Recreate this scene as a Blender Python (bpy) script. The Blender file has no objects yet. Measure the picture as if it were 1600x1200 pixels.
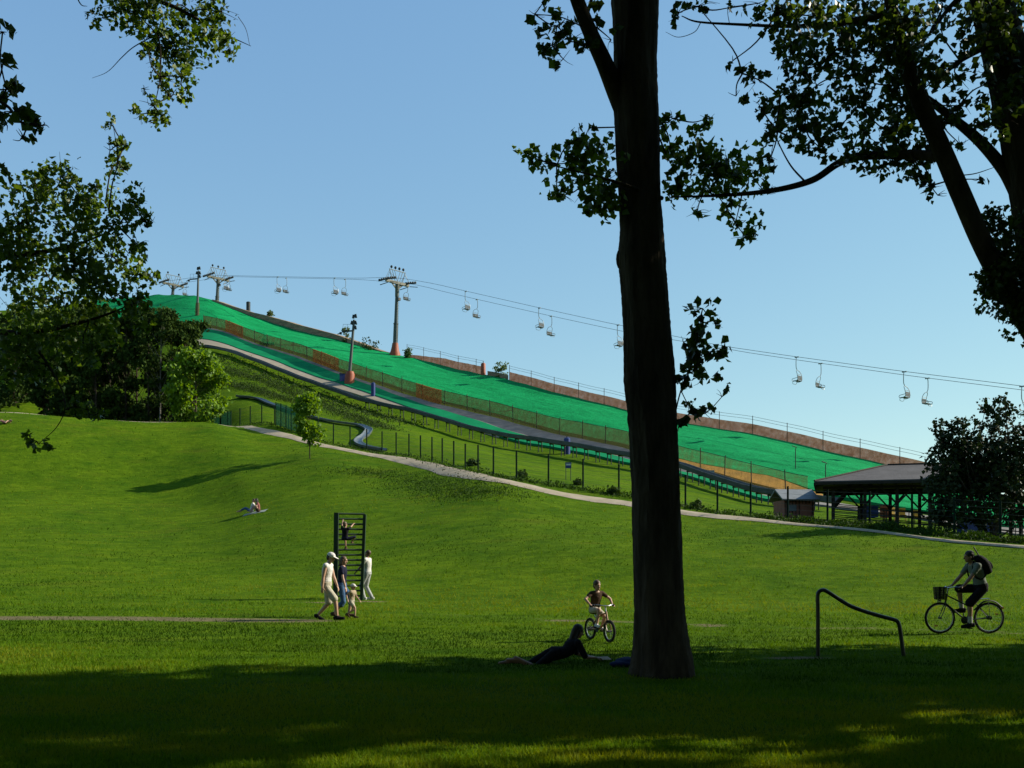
import bpy, math, random
import numpy as np
from mathutils import Vector, Matrix

random.seed(7)
RNG = np.random.default_rng(11)
SC = bpy.context.scene
COL = SC.collection
PI = math.pi
R = math.radians

# ------------------------------------------------------------------ camera maths
F, CX, HY, CH = 1550.0, 800.0, 865.0, 1.75     # focal length (px of 1600), centre, horizon row, eye height


def W(px, py, d):
    """world point seen at (px, py) at a distance of d metres"""
    return Vector(((px - CX) / F * d, d, CH + (HY - py) / F * d))


# ------------------------------------------------------------------ terrain
def _p(d, py):
    return (d, CH + (HY - py) / F * d)


COLS = {
    -400: [(34, .5), (72, 6), _p(100, 640), (112, 16.4), _p(130, 615), _p(150, 590), _p(190, 535), _p(265, 500)],
    0: [(34, .3), (72, 5.5), _p(100, 648), (112, 15.6), _p(130, 622), _p(152, 590), _p(195, 528), _p(262, 486)],
    200: [(34, .25), (72, 5.1), _p(102, 658), (114, 15.3), _p(130, 640), _p(156, 570), _p(190, 505), _p(232, 466)],
    320: [(34, .22), (70, 5.0), _p(104, 664), (110, 15.2), _p(124, 636), _p(158, 547), _p(175, 512), _p(205, 468)],
    400: [(34, .2), (63, 4.35), _p(97, 673), _p(101, 662), _p(116, 638), _p(150, 572), _p(165, 537), _p(196, 497)],
    500: [(34, .18), (57, 3.6), _p(90, 693), _p(93.5, 687), _p(109, 661), _p(138, 613), _p(151.5, 569), _p(183.5, 527)],
    600: [(34, .15), (52, 2.9), _p(84, 713), _p(87, 706), _p(102, 678), _p(128, 645), _p(140, 606), _p(172, 551)],
    800: [(34, .12), (45, 2.0), _p(63, 755), _p(66, 745), _p(88, 722), _p(112, 700), _p(125, 662), _p(148, 598)],
    1000: [(34, .1), (42, 1.6), _p(59.5, 790), _p(62.5, 779), _p(80, 757), _p(98, 735), _p(108, 708), _p(131.8, 650)],
    1200: [(33, .1), (40, 1.25), _p(53.5, 818), _p(56, 812), _p(66, 804), _p(80, 789), _p(90, 765), _p(118.9, 686)],
    1400: [(31, .1), (37.5, .95), _p(47.5, 841), _p(50.5, 833), _p(62, 824), _p(72, 815), _p(82, 799), _p(108, 733)],
    1600: [(28, .08), (34, .6), _p(42, 858), _p(45, 850), _p(58, 845), _p(68, 840), _p(76, 830), _p(99, 788)],
    2000: [(26, .08), (31, .5), _p(38, 870), _p(41, 868), _p(54, 862), _p(64, 858), _p(72, 850), _p(90, 832)],
}


def _pchip(x, y, xq):
    x = np.asarray(x, float); y = np.asarray(y, float); xq = np.asarray(xq, float)
    h = np.diff(x); s = np.diff(y) / h
    m = np.zeros_like(y)
    for i in range(1, len(x) - 1):
        if s[i - 1] * s[i] > 0:
            w1 = 2 * h[i] + h[i - 1]; w2 = h[i] + 2 * h[i - 1]
            m[i] = (w1 + w2) / (w1 / s[i - 1] + w2 / s[i])
    m[0] = s[0]; m[-1] = s[-1]
    i = np.clip(np.searchsorted(x, xq) - 1, 0, len(x) - 2)
    t = np.clip((xq - x[i]) / h[i], 0, 1)
    return ((1 + 2 * t) * (1 - t) ** 2 * y[i] + t * (1 - t) ** 2 * h[i] * m[i]
            + t * t * (3 - 2 * t) * y[i + 1] + t * t * (t - 1) * h[i] * m[i + 1])


_pxs = sorted(COLS)
_rs = np.array([(p - CX) / F for p in _pxs])
RT = np.linspace(_rs[0], _rs[-1], 260)
FD = [_pchip(_rs, [COLS[p][k][0] for p in _pxs], RT) for k in range(8)]     # feature distances
FZ = [_pchip(_rs, [COLS[p][k][1] for p in _pxs], RT) for k in range(8)]
YT = np.arange(0, 700, .5)
TAB = np.zeros((len(RT), len(YT)))
for _i in range(len(RT)):
    ds = [0, 18] + [FD[k][_i] for k in range(8)]
    zs = [0, 0] + [FZ[k][_i] for k in range(8)]
    for _t in (.93,): ds.insert(-1, ds[-2] + (ds[-1] - ds[-2]) * _t); zs.insert(-1, zs[-2] + (zs[-1] - zs[-2]) * _t)
    ds += [ds[-1] + 10, ds[-1] + 40, 420, 700]
    zs += [zs[-1] - .6, zs[-1] - 7, zs[-1] * .35, 0]
    TAB[_i] = _pchip(ds, zs, YT)


def Hn(x, y):
    x = np.asarray(x, float); y = np.asarray(y, float)
    r = np.clip(x / np.maximum(y, 15), RT[0], RT[-1])
    a = (r - RT[0]) / (RT[1] - RT[0]); i = np.clip(a.astype(int), 0, len(RT) - 2); a = np.clip(a - i, 0, 1)
    b = np.clip(y, 0, YT[-1] - .51) / .5; j = np.clip(b.astype(int), 0, len(YT) - 2); b = np.clip(b - j, 0, 1)
    z = (TAB[i, j] * (1 - a) * (1 - b) + TAB[i + 1, j] * a * (1 - b) + TAB[i, j + 1] * (1 - a) * b + TAB[i + 1, j + 1] * a * b)
    w = np.clip((y - 22) / 30, 0, 1) * np.clip((300 - y) / 100, 0, 1)
    z = z + w * (.10 * np.sin(x * .31 + y * .17) + .08 * np.sin(x * .13 - y * .29 + 1) + .05 * np.sin(x * .7 + 2.1) * np.sin(y * .55))
    return z


def H(x, y):
    return float(Hn(np.array([x]), np.array([y]))[0])


def feat(k, px):
    return float(np.interp((px - CX) / F, RT, FD[k]))


def hit(px, py, dmin=8, dmax=330):
    """the ground point seen at (px, py)"""
    d = np.arange(dmin, dmax, .1)
    z = Hn((px - CX) / F * d, d)
    ray = CH + (HY - py) / F * d
    k = np.nonzero(z >= ray)[0]
    d0 = d[k[0]] if len(k) else dmax
    x = (px - CX) / F * d0
    return Vector((x, d0, H(x, d0)))


def on(px, d, up=0.0):
    x = (px - CX) / F * d
    return Vector((x, d, H(x, d) + up))


# ------------------------------------------------------------------ materials
def _nodes(name):
    m = bpy.data.materials.new(name); m.use_nodes = True
    nt = m.node_tree
    for n in list(nt.nodes): nt.nodes.remove(n)
    out = nt.nodes.new('ShaderNodeOutputMaterial')
    return m, nt, out


def N(nt, typ, **kw):
    n = nt.nodes.new(typ)
    for k, v in kw.items():
        if k in n.inputs.keys(): n.inputs[k].default_value = v
        else: setattr(n, k, v)
    return n


ALB = .71                  # albedo scale that goes with the exposure below


def c4(c): return (c[0] * ALB, c[1] * ALB, c[2] * ALB, 1)


def mk(name, c1, c2=None, scale=6, rough=.7, spec=.3, metal=0, bump=0, bscale=None, stretch=(1, 1, 1), coord='Object', detail=5):
    m, nt, out = _nodes(name)
    b = N(nt, 'ShaderNodeBsdfPrincipled', Roughness=rough, Metallic=metal)
    b.inputs['Specular IOR Level'].default_value = spec
    nt.links.new(b.outputs[0], out.inputs[0])
    tc = N(nt, 'ShaderNodeTexCoord'); mp = N(nt, 'ShaderNodeMapping')
    mp.inputs['Scale'].default_value = stretch
    nt.links.new(tc.outputs[coord], mp.inputs[0])
    if c2 is None: c2 = tuple(v * .75 for v in c1)
    nz = N(nt, 'ShaderNodeTexNoise', Scale=scale, Detail=detail, Roughness=.6)
    nt.links.new(mp.outputs[0], nz.inputs['Vector'])
    cr = N(nt, 'ShaderNodeValToRGB')
    cr.color_ramp.elements[0].position = .32; cr.color_ramp.elements[1].position = .68
    cr.color_ramp.elements[0].color = c4(c2); cr.color_ramp.elements[1].color = c4(c1)
    nt.links.new(nz.outputs['Fac'], cr.inputs[0]); nt.links.new(cr.outputs[0], b.inputs['Base Color'])
    if bump:
        n2 = N(nt, 'ShaderNodeTexNoise', Scale=bscale or scale * 4, Detail=6)
        nt.links.new(mp.outputs[0], n2.inputs['Vector'])
        bp = N(nt, 'ShaderNodeBump', Strength=bump, Distance=.05)
        nt.links.new(n2.outputs['Fac'], bp.inputs['Height']); nt.links.new(bp.outputs[0], b.inputs['Normal'])
    return m


def leafmat(name, dark, light, trans=.35, rough=.35, spec=.5):
    """leaves: each leaf has its own tint (attribute var), some light passes through"""
    m, nt, out = _nodes(name)
    at = N(nt, 'ShaderNodeAttribute', attribute_name='var')
    cr = N(nt, 'ShaderNodeValToRGB')
    cr.color_ramp.elements[0].color = c4(dark); cr.color_ramp.elements[1].color = c4(light)
    nt.links.new(at.outputs['Fac'], cr.inputs[0])
    b = N(nt, 'ShaderNodeBsdfPrincipled', Roughness=rough); b.inputs['Specular IOR Level'].default_value = spec
    t = N(nt, 'ShaderNodeBsdfTranslucent')
    hs = N(nt, 'ShaderNodeHueSaturation', Hue=.485, Saturation=1.1, Value=1.6)
    nt.links.new(cr.outputs[0], b.inputs['Base Color'])
    nt.links.new(cr.outputs[0], hs.inputs['Color']); nt.links.new(hs.outputs[0], t.inputs['Color'])
    mx = N(nt, 'ShaderNodeMixShader'); mx.inputs[0].default_value = trans
    nt.links.new(b.outputs[0], mx.inputs[1]); nt.links.new(t.outputs[0], mx.inputs[2])
    nt.links.new(mx.outputs[0], out.inputs[0])
    return m


def netmat(name, c1, c2, cover, scale=(1, 1, 1)):
    """woven safety netting: a fine weave seen from far, so it reads as a half-open sheet"""
    m, nt, out = _nodes(name)
    tc = N(nt, 'ShaderNodeTexCoord')
    nz = N(nt, 'ShaderNodeTexNoise', Scale=.9, Detail=6, Roughness=.65)
    nt.links.new(tc.outputs['Object'], nz.inputs['Vector'])
    cr = N(nt, 'ShaderNodeValToRGB')
    cr.color_ramp.elements[0].position = .3; cr.color_ramp.elements[1].position = .7
    cr.color_ramp.elements[0].color = c4(c1); cr.color_ramp.elements[1].color = c4(c2)
    nt.links.new(nz.outputs['Fac'], cr.inputs[0])
    d = N(nt, 'ShaderNodeBsdfDiffuse'); tl = N(nt, 'ShaderNodeBsdfTranslucent')
    nt.links.new(cr.outputs[0], d.inputs[0]); nt.links.new(cr.outputs[0], tl.inputs[0])
    m1 = N(nt, 'ShaderNodeMixShader'); m1.inputs[0].default_value = .3
    nt.links.new(d.outputs[0], m1.inputs[1]); nt.links.new(tl.outputs[0], m1.inputs[2])
    tr = N(nt, 'ShaderNodeBsdfTransparent')
    n2 = N(nt, 'ShaderNodeTexNoise', Scale=1.7, Detail=5, Roughness=.7)
    nt.links.new(tc.outputs['Object'], n2.inputs['Vector'])
    mr = N(nt, 'ShaderNodeMapRange')
    mr.inputs['From Min'].default_value = .3; mr.inputs['From Max'].default_value = .7
    mr.inputs['To Min'].default_value = cover - .15; mr.inputs['To Max'].default_value = cover + .15
    nt.links.new(n2.outputs['Fac'], mr.inputs[0])
    mx = N(nt, 'ShaderNodeMixShader')
    nt.links.new(mr.outputs[0], mx.inputs[0]); nt.links.new(tr.outputs[0], mx.inputs[1]); nt.links.new(m1.outputs[0], mx.inputs[2])
    nt.links.new(mx.outputs[0], out.inputs[0])
    return m


def ground_mat():
    m, nt, out = _nodes('meadow_grass')
    b = N(nt, 'ShaderNodeBsdfPrincipled', Roughness=.95); b.inputs['Specular IOR Level'].default_value = .02
    nt.links.new(b.outputs[0], out.inputs[0])
    g = N(nt, 'ShaderNodeNewGeometry')

    def noise(scale, stretch=(1, 1, 1), detail=6, rough=.6):
        mp = N(nt, 'ShaderNodeMapping'); mp.inputs['Scale'].default_value = stretch
        nt.links.new(g.outputs['Position'], mp.inputs[0])
        n = N(nt, 'ShaderNodeTexNoise', Scale=scale, Detail=detail, Roughness=rough)
        nt.links.new(mp.outputs[0], n.inputs['Vector']); return n.outputs['Fac']

    def ramp(fac, a, ca, bb, cb):
        r = N(nt, 'ShaderNodeValToRGB')
        r.color_ramp.elements[0].position = a; r.color_ramp.elements[1].position = bb
        r.color_ramp.elements[0].color = c4(ca); r.color_ramp.elements[1].color = c4(cb)
        nt.links.new(fac, r.inputs[0]); return r.outputs[0]

    def mix(fac, a, bb, mode='MIX'):
        x = N(nt, 'ShaderNodeMix', data_type='RGBA', blend_type=mode)
        if isinstance(fac, float): x.inputs[0].default_value = fac
        else: nt.links.new(fac, x.inputs[0])
        nt.links.new(a, x.inputs[6]); nt.links.new(bb, x.inputs[7]); return x.outputs[2]
    base = ramp(noise(.16), .35, GR1, .66, GR2)
    mid = ramp(noise(1.1, (.6, 1, 1)), .34, GR3, .7, GR4)
    c = mix(.5, base, mid)
    fine = ramp(noise(2.6, (.7, 1, 1), 9, .78), .34, (.42 / ALB, .5 / ALB, .36 / ALB), .68, (1.32 / ALB, 1.25 / ALB, 1.15 / ALB))
    c = mix(.75, c, fine, 'MULTIPLY')
    # tired straw-coloured patches
    sp = N(nt, 'ShaderNodeMapRange'); sp.inputs['From Min'].default_value = .56; sp.inputs['From Max'].default_value = .74
    sp.inputs['To Max'].default_value = .45
    nt.links.new(noise(.42, (.5, 1.2, 1)), sp.inputs[0])
    st = N(nt, 'ShaderNodeRGB'); st.outputs[0].default_value = c4((.115, .120, .012))
    c = mix(sp.outputs[0], c, st.outputs[0])
    # worn earth (attribute painted per vertex from the trails' own shapes)
    at = N(nt, 'ShaderNodeAttribute', attribute_name='worn')
    mr = N(nt, 'ShaderNodeMapRange'); mr.inputs['From Min'].default_value = .45; mr.inputs['From Max'].default_value = .7
    ad = N(nt, 'ShaderNodeMath', operation='ADD'); sb = N(nt, 'ShaderNodeMath', operation='MULTIPLY_ADD')
    sb.inputs[1].default_value = .7; sb.inputs[2].default_value = -.35
    nt.links.new(noise(3.5, (.6, 1, 1), 6, .7), sb.inputs[0])
    nt.links.new(at.outputs['Fac'], ad.inputs[0]); nt.links.new(sb.outputs[0], ad.inputs[1])
    nt.links.new(ad.outputs[0], mr.inputs[0])
    dirt = ramp(noise(5), .3, (.13, .115, .055), .7, (.22, .19, .11))
    c = mix(mr.outputs[0], c, dirt)
    nt.links.new(c, b.inputs['Base Color'])
    bp = N(nt, 'ShaderNodeBump', Strength=.8, Distance=.12)
    nt.links.new(noise(5, (1, 1, 1), 8, .75), bp.inputs['Height']); nt.links.new(bp.outputs[0], b.inputs['Normal'])
    return m


def piste_mat():
    """brushed plastic matting: panels with seams, scuffed lanes, slight wrinkles"""
    m, nt, out = _nodes('green_plastic_piste')
    b = N(nt, 'ShaderNodeBsdfPrincipled', Roughness=.92); b.inputs['Specular IOR Level'].default_value = .03
    nt.links.new(b.outputs[0], out.inputs[0])
    g = N(nt, 'ShaderNodeNewGeometry'); mp = N(nt, 'ShaderNodeMapping'); mp.inputs['Rotation'].default_value = (0, 0, .76)
    nt.links.new(g.outputs['Position'], mp.inputs[0])           # x now runs down the fall line
    st = N(nt, 'ShaderNodeMapping'); st.inputs['Scale'].default_value = (.12, 1, 1); nt.links.new(mp.outputs[0], st.inputs[0])
    n1 = N(nt, 'ShaderNodeTexNoise', Scale=.55, Detail=6, Roughness=.65); nt.links.new(st.outputs[0], n1.inputs['Vector'])
    n2 = N(nt, 'ShaderNodeTexNoise', Scale=.9, Detail=7, Roughness=.7); nt.links.new(mp.outputs[0], n2.inputs['Vector'])
    r1 = N(nt, 'ShaderNodeValToRGB'); r1.color_ramp.elements[0].position = .3; r1.color_ramp.elements[1].position = .7
    r1.color_ramp.elements[0].color = (.002, .178, .050, 1); r1.color_ramp.elements[1].color = (.007, .263, .082, 1)
    nt.links.new(n1.outputs['Fac'], r1.inputs[0])
    r2 = N(nt, 'ShaderNodeValToRGB'); r2.color_ramp.elements[0].position = .3; r2.color_ramp.elements[1].position = .72
    r2.color_ramp.elements[0].color = (.74, .74, .76, 1); r2.color_ramp.elements[1].color = (1.08, 1.06, 1.06, 1)
    nt.links.new(n2.outputs['Fac'], r2.inputs[0])
    x = N(nt, 'ShaderNodeMix', data_type='RGBA', blend_type='MULTIPLY'); x.inputs[0].default_value = 1
    nt.links.new(r1.outputs[0], x.inputs[6]); nt.links.new(r2.outputs[0], x.inputs[7])
    br = N(nt, 'ShaderNodeTexBrick', Scale=.22); br.inputs['Color1'].default_value = (1, 1, 1, 1); br.inputs['Color2'].default_value = (.9, .92, .92, 1)
    br.inputs['Mortar'].default_value = (.62, .66, .64, 1); br.inputs['Mortar Size'].default_value = .010; br.inputs['Brick Width'].default_value = 2.2; br.inputs['Row Height'].default_value = .6
    nt.links.new(mp.outputs[0], br.inputs['Vector'])
    y = N(nt, 'ShaderNodeMix', data_type='RGBA', blend_type='MULTIPLY'); y.inputs[0].default_value = .8
    nt.links.new(x.outputs[2], y.inputs[6]); nt.links.new(br.outputs['Color'], y.inputs[7]); nt.links.new(y.outputs[2], b.inputs['Base Color'])
    bp = N(nt, 'ShaderNodeBump', Strength=.7, Distance=.25); nt.links.new(n2.outputs['Fac'], bp.inputs['Height']); nt.links.new(bp.outputs[0], b.inputs['Normal'])
    return m


GR1, GR2, GR3, GR4 = (.050, .130, .005), (.118, .210, .006), (.038, .096, .004), (.145, .215, .009)
M = {}
M['ground'] = ground_mat()
M['blade'] = leafmat('grass_blades', (.034, .092, .002), (.155, .23, .007), .32, .8, .05)
_r = [q for q in M['blade'].node_tree.nodes if q.type == 'VALTORGB'][0].color_ramp
_e = _r.elements.new(.55); _e.color = (.066, .142, .004, 1); _r.elements[0].color = (.014, .040, .0014, 1); _r.elements[-1].color = (.128, .155, .012, 1)
M['weed'] = leafmat('weed_leaves', (.018, .050, .004), (.045, .095, .008), .2, .7, .1)
M['path'] = mk('pale_dirt', (.46, .39, .28), (.32, .27, .19), 1.2, .95, .1, bump=.4, bscale=8)
M['mat_green'] = piste_mat()
M['mat_low'] = mk('green_plastic_runout', (.006, .26, .10), (.005, .19, .075), .5, .9, .04, bump=.3, bscale=3)
M['road'] = mk('gravel_track', (.25, .235, .215), (.17, .16, .145), .7, .95, .1, bump=.3)
M['kerb'] = mk('sandy_kerb', (.40, .35, .27), (.30, .26, .19), .9, .95, .1)
M['orange_ground'] = mk('orange_sand', (.44, .23, .035), (.32, .17, .04), .8, .95, .1, bump=.4, bscale=3)
M['bank'] = mk('timber_bank', (.40, .29, .19), (.20, .15, .105), .6, .95, .1, stretch=(1, 1, 6), bump=.5)
M['bark'] = mk('poplar_bark', (.10, .08, .057), (.034, .027, .020), 5, .95, .05, bump=1.0, bscale=16, stretch=(1, 1, .22))
M['twig'] = mk('twig_bark', (.06, .05, .035), (.03, .025, .018), 12, .9, .1)
M['birch'] = mk('birch_bark', (.26, .25, .22), (.06, .055, .05), 2.2, .9, .1, stretch=(1, 1, 2.5))
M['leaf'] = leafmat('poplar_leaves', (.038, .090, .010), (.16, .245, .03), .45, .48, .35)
M['leaf_dark'] = leafmat('shaded_poplar_leaves', (.024, .054, .010), (.10, .16, .022), .36, .45, .35)  # darker copy of the poplar leaves, shade put into the colour
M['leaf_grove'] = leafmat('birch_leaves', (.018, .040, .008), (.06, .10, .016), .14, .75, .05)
M['leaf_bright'] = leafmat('fresh_leaves', (.075, .17, .010), (.20, .33, .025), .42, .5, .2)
M['leaf_ridge'] = leafmat('ridge_leaves', (.07, .12, .03), (.14, .19, .06), .3, .6, .2)
M['leaf_bush'] = leafmat('shaded_bush_leaves', (.012, .024, .006), (.032, .052, .010), .12, .6, .15)  # near-black tint: the shade on this bush is put into its leaf colour
M['scrub'] = leafmat('scrub_leaves', (.022, .050, .008), (.06, .10, .018), .2, .7, .1)
M['steel'] = mk('galvanised_steel', (.34, .36, .36), (.22, .24, .24), 3, .45, .5, .3)
M['dark_steel'] = mk('dark_steel', (.035, .045, .045), (.02, .027, .027), 3, .6, .3, .1)
M['tower_pole'] = mk('tower_pole_paint', (.075, .095, .09), (.045, .06, .055), 1.3, .55, .4)
M['tower_head'] = mk('tower_yellow_steel', (.13, .13, .085), (.07, .08, .06), 1.5, .55, .4)
M['pad_orange'] = mk('orange_pad', (.36, .08, .03), (.26, .06, .022), 1.5, .6, .3)
M['blue'] = mk('blue_pad', (.02, .05, .22), (.015, .035, .15), 2, .5, .3)
M['rail'] = mk('toboggan_rail', (.10, .12, .125), (.055, .07, .075), 1.2, .5, .4, .2)
M['chute'] = mk('toboggan_chute', (.20, .22, .22), (.12, .135, .14), 2, .35, .5, .3)
M['fence_green'] = mk('green_fence_post', (.010, .028, .018), (.007, .018, .012), 4, .85, .04)
M['wire'] = mk('fence_wire', (.05, .08, .06), (.03, .05, .04), 8, .6, .3)
M['gate_net'] = netmat('green_fence_mesh', (.02, .10, .055), (.03, .14, .08), .55)
M['net_olive'] = netmat('olive_net', (.15, .125, .05), (.115, .14, .05), .52)
M['net_thin'] = netmat('thin_olive_net', (.20, .14, .05), (.13, .13, .04), .24)
M['net_brown'] = netmat('brown_net', (.58, .29, .165), (.44, .21, .11), .78)
M['net_orange'] = netmat('orange_net', (.56, .19, .06), (.36, .16, .05), .5)
M['netpost'] = mk('net_post', (.07, .06, .045), (.04, .035, .03), 4, .7, .2)
M['wood_dark'] = mk('dark_stained_timber', (.040, .034, .022), (.020, .017, .012), 3, .8, .2, stretch=(1, 1, .3), bump=.3)
M['roof'] = mk('grey_roof_felt', (.115, .107, .107), (.075, .07, .07), 1.2, .85, .2, bump=.3, bscale=7)
M['hut_red'] = mk('rust_red_boards', (.42, .17, .11), (.28, .12, .08), 3, .8, .2, stretch=(1, 1, .2))
M['hut_roof'] = mk('hut_roof_sheet', (.24, .26, .27), (.18, .195, .20), 1.5, .6, .3)
M['yellow'] = mk('yellow_plastic', (.62, .42, .06), (.5, .33, .05), 3, .5, .4)
M['white'] = mk('white_paint', (.7, .7, .68), (.55, .55, .54), 3, .6, .3)
M['skin'] = mk('skin', (.50, .30, .20), (.42, .24, .16), 4, .55, .35)
M['skin_tan'] = mk('tanned_skin', (.34, .19, .12), (.27, .15, .09), 4, .55, .35)
M['hair_dark'] = mk('dark_hair', (.025, .016, .010), (.012, .008, .006), 30, .55, .3, stretch=(1, 1, .3))
M['hair_brown'] = mk('brown_hair', (.12, .07, .035), (.06, .035, .018), 30, .55, .3, stretch=(1, 1, .3))
M['hair_blond'] = mk('blond_hair', (.36, .25, .12), (.24, .16, .07), 30, .55, .3, stretch=(1, 1, .3))


def cloth(name, c, k=.75): return mk(name, c, tuple(v * k for v in c), 7, .9, .1, bump=.35, bscale=22)


M['c_white'] = cloth('white_cotton', (.72, .70, .66), .85)
M['c_cream'] = cloth('cream_cotton', (.50, .46, .36))
M['c_beige'] = cloth('beige_cotton', (.44, .35, .24))
M['c_navy'] = cloth('navy_cotton', (.018, .02, .045))
M['c_denim'] = cloth('blue_denim', (.07, .14, .27))
M['c_black'] = cloth('black_cotton', (.012, .012, .014))
M['c_grey'] = cloth('light_grey_cloth', (.46, .47, .46))
M['c_green'] = cloth('grey_green_cotton', (.17, .20, .16))
M['c_brown'] = cloth('brown_cotton', (.09, .055, .035))
M['c_pink'] = cloth('dusty_pink_cotton', (.30, .11, .10))
M['c_blue'] = cloth('blue_blanket_wool', (.010, .02, .07))
M['c_pale'] = cloth('pale_blanket_cotton', (.34, .40, .36))
M['rubber'] = mk('tyre_rubber', (.018, .018, .018), (.01, .01, .01), 20, .85, .2)
M['chrome'] = mk('bright_metal', (.5, .5, .5), (.4, .4, .4), 5, .25, .5, .8)
M['bike_paint'] = mk('dark_green_frame_paint', (.02, .035, .025), (.015, .025, .02), 5, .35, .5)
M['kid_paint'] = mk('orange_frame_paint', (.30, .12, .02), (.22, .09, .02), 5, .4, .5)
M['reflector'] = mk('orange_reflector', (.8, .22, .03), (.7, .18, .02), 8, .3, .5)
M['pipe'] = mk('black_enamel_pipe', (.016, .028, .02), (.01, .016, .012), 6, .3, .5)
M['ladder'] = mk('green_painted_timber', (.018, .045, .018), (.010, .026, .012), 3, .6, .3, stretch=(1, 1, .3))


# ------------------------------------------------------------------ object helpers
def tag(o, label=None, cat=None, group=None, kind=None):
    if label: o['label'] = label
    if cat: o['category'] = cat
    if group: o['group'] = group
    if kind: o['kind'] = kind
    return o


def thing(name, label, cat, loc=(0, 0, 0), rz=0, group=None):
    o = bpy.data.objects.new(name, None); COL.objects.link(o)
    o.empty_display_size = .2
    o.location = loc; o.rotation_euler = (0, 0, rz)
    return tag(o, label, cat, group)


def link(name, me, m, parent=None):
    o = bpy.data.objects.new(name, me); COL.objects.link(o)
    if m is not None: me.materials.append(m)
    if parent is not None: o.parent = parent
    return o


def copy_tree(o, parent=None):
    c = o.copy(); COL.objects.link(c)
    if parent is not None: c.parent = parent
    for ch in list(o.children): copy_tree(ch, c)
    return c


def np_mesh(name, V, T, var=None):
    V = np.asarray(V, np.float32); T = np.asarray(T, np.int32)
    me = bpy.data.meshes.new(name)
    me.vertices.add(len(V)); me.vertices.foreach_set('co', V.ravel())
    me.loops.add(T.size); me.loops.foreach_set('vertex_index', T.ravel())
    me.polygons.add(len(T)); me.polygons.foreach_set('loop_start', np.arange(0, T.size, T.shape[1], dtype=np.int32))
    if var is not None:
        a = me.attributes.new('var', 'FLOAT', 'POINT'); a.data.foreach_set('value', np.asarray(var, np.float32))
    me.update(calc_edges=True); me.validate()
    return me


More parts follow.
